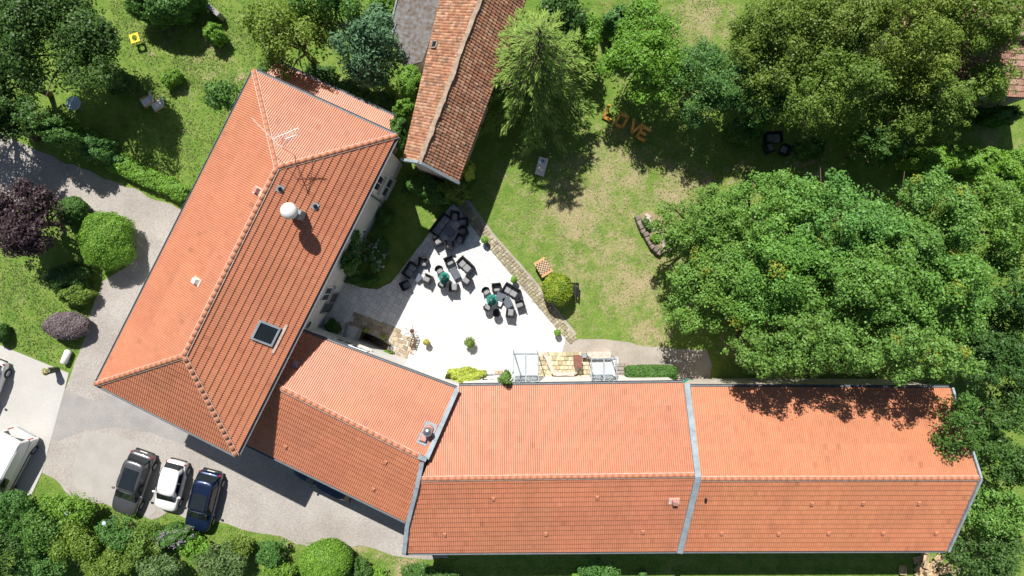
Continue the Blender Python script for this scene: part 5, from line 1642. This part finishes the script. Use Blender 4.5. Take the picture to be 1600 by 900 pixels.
# ------------------------------------------------------------------ pots
def pot(px, py, label, r=.2, h=.4, plant='bright', pr=.3, ph=.35, m=None, cat='potted plant', fl=None, spiky=False):
    loc = T(px, py)
    root = empty('potted_plant', loc, 0, label, cat)
    MB().lathe([(r * .72, 0), (r, h * .92), (r * 1.08, h * .93), (r * 1.08, h), (r * .9, h), (r * .88, h - .05)], 16).build('pot', m or M['terracotta_pot'], root, world=False, smooth=False)
    MB().lathe([(r * .86, h - .07), (r * .86, h - .05)], 14).build('soil', M['soil'], root, world=False)
    rng = np.random.default_rng(int(px * 3 + py))
    n = 420
    d = unit(rng.normal(size=(n, 3)) + np.array([0, 0, .6]))
    d[:, 2] = np.abs(d[:, 2])
    pos = d * (rng.uniform(.35, 1, n) ** .5)[:, None] * np.array([pr, pr, ph]) + np.array([0, 0, h])
    cols = pick(rng, plant, n)
    if fl is not None:
        sel = rng.random(n) < .3; cols[sel] = np.array(fl)
    me = leaf_mesh('plant', pos, d + np.array([0, 0, .4]) + rng.normal(size=(n, 3)) * .4, rng.uniform(.07, .13, n) * (1.6 if spiky else 1), .25 if spiky else .55, cols, M['leaf'], d if spiky else None)
    o = bpy.data.objects.new('plant', me); COL.objects.link(o); o.parent = root
pot(758, 376, 'potted plant in dark pot at the upper right terrace edge', plant='bright', pr=.26, m=M['dark_pot'], r=.17, h=.55)
pot(803, 437, 'potted green plant beside the lower loveseat', plant='bright', pr=.24, r=.16, h=.55, m=M['wood_pale'])
pot(668, 533.5, 'terracotta pot with a red and yellow plant right of the stairwell', plant='gold', pr=.22, ph=.25, r=.19, h=.6, fl=(.6, .12, .12))
pot(735, 534, 'round spiky plant in a pot alone on the sunny terrace', plant='olive', pr=.38, ph=.4, r=.22, h=.6, spiky=True)
pot(870, 519, 'potted plant at the lower right terrace corner', plant='bright', pr=.24, r=.17, h=.5, m=M['wood_pale'])
pot(649, 567, 'small dark pot near the planting bed corner', plant='dark', pr=.1, ph=.1, r=.13, h=.35, m=M['dark_pot'])
# tall planter and white cylinder left of the house
root = empty('tall_planter', P(90, 577, 0), 0, 'tall black planter with cream flowers on the concrete forecourt', 'planter')
MB().lathe([(.17, 0), (.23, 1.1), (.25, 1.12), (.25, 1.2), (.2, 1.2), (.19, 1.12)], 16).build('pot', M['dark_pot'], root, world=False)
rng = np.random.default_rng(8); n = 300
d = unit(rng.normal(size=(n, 3))); d[:, 2] = np.abs(d[:, 2])
c_ = pick(rng, 'olive', n); c_[:110] = np.array([.75, .7, .5]); c_[110:140] = np.array([.5, .2, .05])
me = leaf_mesh('plant', d * np.array([.26, .26, .25]) * (rng.uniform(.4, 1, n) ** .5)[:, None] + np.array([0, 0, 1.18]), d + np.array([0, 0, .5]), rng.uniform(.07, .14, n), .6, c_, M['leaf'])
o = bpy.data.objects.new('plant', me); COL.objects.link(o); o.parent = root
root = empty('white_tank', P(108, 557), I2(-9, 22), 'white horizontal cylinder on the lawn corner beside the driveway', 'tank')
m = MB().tube([(-.5, 0, .34), (-.42, 0, .34), (.42, 0, .34), (.5, 0, .34)], [.12, .22, .22, .12], 18); m.build('body', M['white_plastic'], root, world=False, smooth=True)
for s_ in (-1, 1): MB().box((s_ * .3, 0, .07), (.1, .36, .16)).build('foot', M['grey_paint'], root, world=False)

# twisted metal plant stand and bundle of rails near the stairwell
root = empty('metal_sculpture', T(644, 517), 0, 'spindly metal branching stand on the terrace by the stairwell', 'stand')
m = MB()
for k, (a, l, z) in enumerate(((1.2, .5, .9), (2.6, .45, .7), (.1, .35, .6), (3.6, .5, .5), (4.9, .4, .5), (5.6, .3, .8))):
    m.tube([(0, 0, .35), (math.cos(a) * l * .5, math.sin(a) * l * .5, .35 + z * .2), (math.cos(a) * l, math.sin(a) * l, .25 + z * .5)], .018, 5)
m.tube([(0, 0, 0), (0, 0, .4)], .025, 6)
m.build('branches', M['wood_dark'], root, world=False); MB().lathe([(.15, 0), (.15, .03), (.03, .05)], 14).build('base', M['wood_dark'], root, world=False)
root = empty('firewood_rack', T(648, 533), I2(-.3, .95), 'dark slatted rack at the paved corner of the stairwell', 'rack')
for k in range(5): MB().box((-.3 + k * .15, 0, .42), (.05, .34, .05), Matrix.Rotation(.35, 3, 'Z')).build('slat', M['wood_dark'], root, world=False)
for s_ in (-1, 1): MB().box((0, s_ * .16, .38), (.8, .04, .05)).build('rail', M['black_metal'], root, world=False)
for sx in (-1, 1):
    for sy in (-1, 1): MB().box((sx * .34, sy * .16, .18), (.04, .04, .38)).build('leg', M['black_metal'], root, world=False)
root = empty('sandwich_board', T(613, 560), I2(.3, .95), 'framed board leaning beside the stairwell opening', 'board')
MB().box((0, 0, .4), (.6, .05, .75), Matrix.Rotation(.35, 3, 'X')).build('panel', M['mortar'], root, world=False)
m = MB()
for s_ in (-1, 1): m.box((s_ * .31, 0, .4), (.04, .07, .8), Matrix.Rotation(.35, 3, 'X'))
m.build('frame', M['black_metal'], root, world=False)

# ------------------------------------------------------------------ lawn objects
# chess table
root = empty('chess_table', P(848, 418), I2(13, 21), 'wooden chess table on the lawn above the ball bush', 'table')
MB().box((0, 0, .72), (1.12, .82, .06)).build('top', M['wood'], root, world=False, bevel=.01)
MB().box((0, 0, .76), (.78, .78, .02)).build('board', M['wood_pale'], root, world=False)
m = MB()
for i in range(8):
    for j in range(8):
        if (i + j) % 2: m.box((-.35 + i * .1 - .0, -.35 + j * .1, .7725), (.098, .098, .006))
m.build('dark_squares', M['wood_dark'], root, world=False)
MB().box((.50, 0, .79), (.14, .86, .10)).build('piece_box', M['wood'], root, world=False, bevel=.015)
MB().box((0, 0, .62), (.96, .66, .14)).build('apron', M['wood_dark'], root, world=False)
for sx in (-1, 1):
    for sy in (-1, 1): MB().box((sx * .46, sy * .31, .3), (.09, .09, .62)).build('leg', M['wood_dark'], root, world=False)
# bench behind the ball bush
root = empty('garden_bench', P(894.5, 453), I2(-1, -.05), 'dark garden bench half hidden behind the ball bush', 'bench')
for k in range(4): MB().box((-.18 + k * .12, 0, .42), (.1, .95, .04)).build('slat', M['rattan'], root, world=False)
for k in range(2): MB().box((-.30 - .03 * k, 0, .58 + .16 * k), (.04, .95, .12)).build('back_slat', M['rattan'], root, world=False)
for s_ in (-1, 1):
    MB().box((-.02, s_ * .46, .55), (.5, .06, .05)).build('armrest', M['rattan'], root, world=False)
    for sx in (-.28, .2): MB().box((sx, s_ * .46, .27), (.06, .06, .55)).build('leg', M['rattan'], root, world=False)
# cornhole board
M['board_white'] = mat('pale_board', (.78, .73, .66), .6, col2=(.70, .62, .54), scale=4)
root = empty('cornhole_board', P(846, 261), I2(5, -18), 'pale sloping throwing board with a blue disc on the shaded lawn', 'game board')
tilt = Matrix.Rotation(-.22, 3, 'Y')
MB().box((0, 0, .22), (1.18, .58, .03), tilt).build('deck', M['board_white'], root, world=False)
m = MB()
for s_ in (-1, 1): m.box((0, s_ * .30, .20), (1.2, .025, .09), tilt)
m.build('side_rail', M['white_paint'], root, world=False)
q = MB().lathe([(.11, 0), (.11, .012)], 20); q.v = [tuple(tilt @ Vector((p[0] + .36, p[1], p[2] + .018)) + Vector((0, 0, .22))) for p in q.v]
M['print_blue'] = mat('blue_print', (.12, .28, .62), .6); q.build('disc_print', M['print_blue'], root, world=False)
for s_ in (-1, 1): MB().bar((.52, s_ * .27, 0), (.60, s_ * .27, .36), .05, .03).build('leg', M['wood_pale'], root, world=False)
# LOVE letters
def letter(ch, px, py, bars):
    root = empty('wooden_letter', P(px, py), I2(70, 38), 'standing orange wooden letter ' + ch + ' on the shaded lawn', 'letter', 'big lawn letters')
    Mx = Matrix.Rotation(math.radians(38), 3, 'X')
    m = MB()
    for (x0, y0, x1, y1) in bars:
        a, b = Vector((x0, 0, y0)), Vector((x1, 0, y1))
        d = b - a; L_ = d.length; d.normalize(); up_ = Vector((0, 1, 0)); r_ = d.cross(up_)
        m.box((a + b) / 2, (L_ + .16, .2, .17), Matrix((d, up_, r_)).transposed())
    lean = Matrix.Rotation(math.radians(-52), 3, 'X')
    m.v = [tuple(lean @ Vector(v) + Vector((0, 0, .14))) for v in m.v]
    m.build('face', M['corten'], root, world=False)
    pr = MB()
    top = lean @ Vector((.1, 0, .75)) + Vector((0, 0, .14))
    pr.bar(top, (top.x, top.y + .05, 0), .06, .06)
    pr.build('prop', M['wood_dark'], root, world=False)
letter('L', 941, 183, [(.05, .05, .05, .85), (.05, .05, .55, .05)])
letter('O', 959, 194, [(.05, .05, .05, .85), (.6, .05, .6, .85), (.05, .05, .6, .05), (.05, .85, .6, .85)])
letter('V', 980, 205, [(.02, .85, .32, .05), (.62, .85, .32, .05)])
letter('E', 993, 214, [(.05, .05, .05, .85), (.05, .05, .58, .05), (.05, .45, .45, .45), (.05, .85, .58, .85)])
# dark lounge set below the wood
armchair(P(1205, 217), (.05, 1), 'dark two-seat sofa on the shaded lawn below the wood', w=1.15, d=.72, cat='sofa', seats=2, name='sofa', group='lawn lounge set')
armchair(P(1198, 233), (.9, -.4), 'dark armchair left of the pair on the shaded lawn below the wood', w=.72, group='lawn lounge set')
armchair(P(1223, 236), (-.9, -.4), 'dark armchair right of the pair on the shaded lawn below the wood', w=.72, group='lawn lounge set')
# meadow: round table, loungers, yellow frame
root = empty('round_table', P(125, 166), 0, 'round pale blue table in the shade of the big corner tree', 'table')
M['pale_blue'] = mat('pale_blue_metal', (.48, .60, .72), .3, var=.1, scale=5)
MB().lathe([(.46, .70), (.48, .71), (.48, .735), (.46, .745)], 28).build('top', M['pale_blue'], root, world=False)
for k in range(4): MB().tube([(math.cos(k * 1.57 + .7) * .36, math.sin(k * 1.57 + .7) * .36, 0), (math.cos(k * 1.57 + .7) * .12, math.sin(k * 1.57 + .7) * .12, .7)], .02, 6).build('leg', M['grey_paint'], root, world=False)
def lounger(px, py, front, label):
    root = empty('lounge_chair', P(px, py), I2(*front), label, 'lounge chair', 'white loungers in the meadow')
    MB().box((.12, 0, .34), (.62, .56, .05)).build('seat', M['white_plastic'], root, world=False)
    MB().box((-.34, 0, .58), (.62, .56, .04), Matrix.Rotation(.95, 3, 'Y')).build('backrest', M['white_plastic'], root, world=False)
    for s_ in (-1, 1):
        MB().bar((-.1, s_ * .3, .52), (.38, s_ * .3, .50), .05, .04).build('armrest', M['wood'], root, world=False)
        for sx in (-.25, .34): MB().box((sx, s_ * .3, .25), (.05, .05, .52)).build('leg', M['wood'], root, world=False)
lounger(236, 160, (-.75, .45), 'left white lounge chair in the meadow'); lounger(252, 166, (-.8, .5), 'right white lounge chair in the meadow')
root = empty('yellow_frame', P(219, 65), .3, 'yellow plastic frame with a round hole standing in the meadow', 'frame')
vs, fs = [], []
n = 24
for z in (.62, .70):
    for k in range(n):
        a = 2 * math.pi * k / n + math.pi / 4
        sq = .30 / max(abs(math.cos(a)), abs(math.sin(a))); vs.append((math.cos(a) * sq, math.sin(a) * sq, z)); vs.append((math.cos(a) * .17, math.sin(a) * .2, z))
for k in range(n):
    j = (k + 1) % n
    fs += [(2 * k, 2 * j, 2 * j + 1, 2 * k + 1), (2 * n + 2 * k + 1, 2 * n + 2 * j + 1, 2 * n + 2 * j, 2 * n + 2 * k), (2 * k, 2 * n + 2 * k, 2 * n + 2 * j, 2 * j), (2 * k + 1, 2 * j + 1, 2 * n + 2 * j + 1, 2 * n + 2 * k + 1)]
MB().add(vs, fs).build('ring_plate', M['yellow'], root, world=False)
for k in range(4): MB().tube([(.26 * (1 if k % 2 else -1), .26 * (1 if k > 1 else -1), 0), (.26 * (1 if k % 2 else -1), .26 * (1 if k > 1 else -1), .63)], .02, 6).build('leg', M['yellow'], root, world=False)
# pale discs (garden lamps) standing in the thicket
for px, py, lb in ((103, 802, 'pale blue round lamp top in the bright thicket shrub'), (162, 818, 'pale blue round lamp top in front of the grey car')):
    root = empty('garden_lamp', P(px, py, 2.55).xy.to_3d(), 0, lb, 'lamp', 'garden lamps in the thicket')
    MB().tube([(0, 0, 0), (0, 0, 2.5)], .02, 8).build('post', M['grey_paint'], root, world=False)
    MB().lathe([(.04, 0), (.13, .02), (.13, .04), (.04, .08)], 18, (0, 0, 2.5)).build('head', M['pale_blue'], root, world=False)

# ------------------------------------------------------------------ heap of wooden crates
def crate(px, py, z, a, label, w=.55, d=.4, h=.28, tiltx=0.0):
    root = empty('wooden_crate', P(px, py, 0).xy.to_3d() + Vector((0, 0, z)), a, label, 'crate', 'crates heaped at the range end')
    root.rotation_euler = (tiltx, tiltx * .6, a)
    MB().box((0, 0, .02), (w - .04, d - .04, .03)).build('bottom', M['wood_pale'], root, world=False)
    for s_ in (-1, 1):
        for k in range(2):
            MB().box((0, s_ * (d / 2 - .01), .08 + k * .14), (w, .02, .11)).build('slat', M['wood_pale'], root, world=False)
            MB().box((s_ * (w / 2 - .01), 0, .08 + k * .14), (.02, d - .045, .11)).build('slat', M['wood_pale'], root, world=False)
    return root
for i, (px, py, z, a, tx, lb) in enumerate(((1436, 870, .05, 1.4, .1, 'crate standing at the top of the crate heap by the eave'), (1437, 880, .3, 1.2, .3, 'tilted crate below the top one in the heap'),
        (1427, 888, .1, .9, .15, 'crate at the left front of the heap'), (1439, 891, .35, .3, .2, 'crate with dark slots in the middle of the heap'), (1428, 897, .1, .6, .0, 'crate at the bottom edge, left of the heap'),
        (1449, 896, .1, .9, .25, 'orange-toned crate at the bottom of the heap'), (1462, 888, .25, .15, .05, 'broad pale crate at the right of the heap'), (1471, 888, .05, 1.5, .4, 'greyish crate at the right end of the heap'),
        (1449, 879, .2, .5, .5, 'upturned crate behind the middle of the heap'), (1426, 874, .05, .2, .0, 'small crate at the left back of the heap'), (1402, 890, .05, 1.5, .0, 'single crate lying in the shaded grass left of the heap'), (1458, 872, .05, .7, .2, 'shaded dark crate under the eave corner'))):
    crate(px + 6, py - 1, z, a, lb, tiltx=tx)

# ------------------------------------------------------------------ vehicles
def loft(mb, secs, close=True):
    n = len(secs[0]); o = len(mb.v)
    vs = [p for s_ in secs for p in s_]; fs = []
    for i in range(len(secs) - 1):
        for k in range(n - 1): fs.append((i * n + k, i * n + k + 1, (i + 1) * n + k + 1, (i + 1) * n + k))
        fs.append((i * n + n - 1, i * n, (i + 1) * n, (i + 1) * n + n - 1))
    if close: fs += [tuple(range(n - 1, -1, -1)), tuple((len(secs) - 1) * n + k for k in range(n))]
    mb.add(vs, fs)

def subsurf(o, lv=2):
    md = o.modifiers.new('sub', 'SUBSURF'); md.levels = lv; md.render_levels = lv
    o.data.polygons.foreach_set('use_smooth', [True] * len(o.data.polygons))

def boxy(o):
    md = o.modifiers.new('round', 'BEVEL'); md.width = .07; md.segments = 3; md.limit_method = 'ANGLE'; md.angle_limit = .35

def car(name, label, loc, rz, L_, W, H, paint_, hood=.26, tail=.06, belt=.92, kind='hatch', sunroof=None, cat='car', rails=False, interior=None):
    """front is +X"""
    root = empty(name, loc, rz, label, cat)
    xr, xf = -L_ / 2, L_ / 2
    hw = W / 2
    van = kind == 'van'
    # lower body: rounded section lofted nose to tail
    st = [(0, .60, .78, .78), (.02, .84, .95, .86), (.09, .95, 1.0, .96), (.3, 1, 1, 1), (.6, 1, 1, 1), (1 - hood + .02, .985, 1, .99), (1 - hood * .45, .96, .93, .93), (.965, .88, .83, .82), (1.0, .62, .70, .60)]
    if van: st = [(0, .93, 1, .98), (.015, .97, 1, 1), (.1, 1, 1, 1), (.5, 1, 1, 1), (.75, 1, 1, 1), (.86, .97, .98, .98), (.95, .9, .9, .9), (1.0, .72, .76, .7)]
    secs = []
    for t_, w_, h_, w2 in st:
        x = xr + L_ * t_; b = belt * h_; w = hw * w_
        half = [(w * .82, .20), (w * .97, .30), (w, .52), (w * .985, b - .12), (w * .90 * (w2 / max(w_, .01)) if w2 < w_ else w * .90, b - .01), (w * .45, b + .025)]
        ring = [(x, -y, z) for y, z in half] + [(x, y, z) for y, z in reversed(half)]
        secs.append(ring)
    m = MB(); loft(m, secs); body = m.build('body', paint_, root, world=False); (boxy if van else subsurf)(body)
    # cabin
    if van: ba, bb, ta, tb = xr + .02, xf - L_ * .13, xr + .06, xf - L_ * .30
    else: ba, bb, ta, tb = xr + L_ * tail, xf - L_ * (hood - .01), xr + L_ * (tail + (.10 if kind != 'estate' else .085)), xf - L_ * (hood + .19)
    wb, wt = hw * (.94 if not van else .98), hw * (.75 if not van else .88)
    zb_ = belt - .04
    m = MB(); secs = []
    for f, zc in ((0, zb_), (.30, 0), (.62, 0), (.86, 0), (1.0, 0)):
        z = zb_ + (H - zb_) * f
        e = f if f < .86 else .86 + (f - .86) * (3.2 if not van else 1.6)
        xa = ba + (ta - ba) * e; xb = bb + (tb - bb) * e; w = wb + (wt - wb) * (e ** .95)
        bow = .05
        secs.append([(xa, -w * .90, z), (xa + (xb - xa) * .2, -w, z), (xa + (xb - xa) * .75, -w, z), (xb - bow, -w * .86, z), (xb + bow * .4, 0, z), (xb - bow, w * .86, z), (xa + (xb - xa) * .75, w, z), (xa + (xb - xa) * .2, w, z), (xa, w * .90, z), (xa - bow * .6, 0, z)])
    loft(m, secs); cab_ = m.build('cabin', paint_, root, world=False); (boxy if van else subsurf)(cab_)
    # glazing: panels just proud of the cabin, following its slope
    def at(f, x_t, side):
        e = f
        xa = ba + (ta - ba) * e; xb = bb + (tb - bb) * e; w = wb + (wt - wb) * e
        return xa + (xb - xa) * x_t, side * w, zb_ + (H - zb_) * f
    def panel(name_, q, off, mt):
        q = [Vector(p) for p in q]
        n_ = (q[1] - q[0]).cross(q[2] - q[0]).normalized()
        cc = sum(q, Vector()) / 4
        if n_.dot(cc - Vector((cc.x * .3, 0, zb_ * .5))) < 0: n_ = -n_
        qs = [p + n_ * off for p in q]
        MB().add(qs + [p - n_ * .06 for p in q], [(0, 1, 2, 3), (7, 6, 5, 4), (0, 4, 5, 1), (1, 5, 6, 2), (2, 6, 7, 3), (3, 7, 4, 0)]).build(name_, mt, root, world=False)
    G = M['dark_glass']
    f0, f1 = .14, .80
    w0, w1 = wb + (wt - wb) * f0, wb + (wt - wb) * f1
    xf0, xf1 = bb + (tb - bb) * f0, bb + (tb - bb) * f1
    z0_, z1_ = zb_ + (H - zb_) * f0, zb_ + (H - zb_) * f1
    panel('windscreen', [(xf0 + .01, -w0 * .84, z0_), (xf0 + .01, w0 * .84, z0_), (xf1 + .01, w1 * .84, z1_), (xf1 + .01, -w1 * .84, z1_)], .022, G)
    xr0, xr1 = ba + (ta - ba) * f0, ba + (ta - ba) * f1
    if not van: panel('rear_window', [(xr0 - .02, -w0 * .80, z0_), (xr0 - .02, w0 * .80, z0_), (xr1 - .02, w1 * .78, z1_), (xr1 - .02, -w1 * .78, z1_)], .018, G)
    for s_ in (-1, 1):
        spans = ((.16, .46), (.49, .80)) if not van else ((.70, .92),)
        for a, b in spans:
            panel('side_window', [at(f0, a, s_), at(f0, b + .02, s_), at(f1, b - .03, s_), at(f1, a + .02, s_)], .012, G)
        mx, my, mz = at(.1, .82 if not van else .93, s_)
        MB().box((mx + .02, my + s_ * .13, mz + .08), (.12, .2, .13)).build('mirror', paint_ if not van else M['black_metal'], root, world=False, bevel=.03)
        lx = xf - L_ * .045
        MB().box((lx - .06, s_ * hw * .60, belt * .80 - .06), (.2, .26, .1)).build('headlight', M['clear_lamp'], root, world=False, bevel=.03)
        MB().box((xr + .13 + (0 if not van else -.09), s_ * hw * .76, belt * .84), (.10, .16, .16 if not van else .6)).build('tail_light', M['red_lamp'] if not van else M['red_lamp'], root, world=False, bevel=.03)
        for wx in (xf - L_ * .185, xr + L_ * .18):
            w = MB().tube([(wx, s_ * (hw - .2), .32), (wx, s_ * (hw + .005), .32)], .32, 20).build('wheel', M['rubber'], root, world=False)
            MB().tube([(wx, s_ * (hw - .02), .32), (wx, s_ * (hw + .015), .32)], .2, 16).build('rim', M['alloy'], w, world=False)
        if rails: MB().bar((ta + .25, s_ * wt * .92, H + .03), (tb - .05, s_ * wt * .92, H + .03), .035, .04).build('roof_rail', M['black_metal'], root, world=False)
    if sunroof:
        a, b = sunroof
        x0, x1 = ta + (tb - ta) * a, ta + (tb - ta) * b
        MB().box(((x0 + x1) / 2, 0, H + .004), (x1 - x0, wt * 1.45, .02)).build('sunroof', G, root, world=False, bevel=.008)
    if van:
        for s_ in (-1, 1):
            MB().box((xr + .035, s_ * .36, 1.45), (.03, .56, .5)).build('rear_window', G, root, world=False)
            MB().box((0, s_ * (hw + .002), .62), (L_ * .62, .02, .12)).build('side_moulding', M['black_metal'], root, world=False)
            MB().bar((ta + .15, s_ * wt * .9, H + .012), (tb - .1, s_ * wt * .9, H + .012), .03, .025).build('roof_gutter', M['grey_paint'], root, world=False)
        for k in range(4):
            MB().box((ta + .5 + k * .62, 0, H + .004), (.05, wt * 1.5, .014)).build('roof_rib', paint_, root, world=False)
        MB().box((xr + .015, 0, 1.15), (.02, .02, 1.3)).build('door_seam', M['black_metal'], root, world=False)
    MB().box((xr + .01, 0, .62 if not van else .8), (.04, .5, .12)).build('number_plate', M['white_plastic'], root, world=False)
    MB().box((xr + .03, 0, .40), (.16, W * .72, .12)).build('bumper', M['black_metal'] if not van else M['grey_paint'], root, world=False, bevel=.03)
    return root
def park(px, py, z=.7): return P(px, py, z).xy.to_3d() + Vector((0, 0, .03))
car('parked_car', 'grey estate car with long dark glass roof, left of the white hatchback', park(207.5, 755), I2(-33, 95), 4.3, 1.80, 1.5, M['car_grey'], hood=.25, tail=.05, sunroof=(.22, .96), kind='estate')
car('parked_car', 'small white hatchback between the grey and blue cars', park(267, 759), I2(-19, 75), 3.35, 1.56, 1.42, M['car_white'], hood=.22, tail=.03)
car('parked_car', 'dark blue car with glass sunroof, rightmost of the parked row', park(318, 783), I2(-23, 91), 4.05, 1.74, 1.5, M['car_blue'], hood=.22, tail=.04, sunroof=(.42, .98), rails=True)
# white van at the left edge: its rear roof corner fixes it
f_ = Vector((-.47, -.88, 0)).normalized(); l_ = Vector((-f_.y, f_.x, 0))
vc = P(33, 693, 2.0).xy.to_3d() + f_ * 2.35 - Vector((f_.y, -f_.x, 0)) * (-.86) * (1 if True else 0)
vr = Vector((f_.y, -f_.x, 0))       # right hand side of the van
if vr.x > 0: vr = -vr
vc = P(33, 693, 2.0).xy.to_3d() + f_ * 2.35 + vr * .84
car('delivery_van', 'white panel van at the left edge, rear towards the driveway', vc + Vector((0, 0, .045)), math.atan2(f_.y, f_.x), 4.75, 1.95, 2.0, M['car_white'], belt=1.15, kind='van', cat='van')
car('parked_car', 'white car cut by the left edge on the concrete forecourt', P(-23, 606, .7).xy.to_3d() + Vector((0, 0, .045)), I2(-.35, .94), 4.0, 1.75, 1.5, M['car_white'], hood=.22, tail=.03)
car('parked_car', 'dark navy car in the shade under the wing eave', park(508, 748, 1.0), I2(-.897, -.441), 4.4, 1.78, 1.55, M['car_navy'], hood=.24, tail=.04)
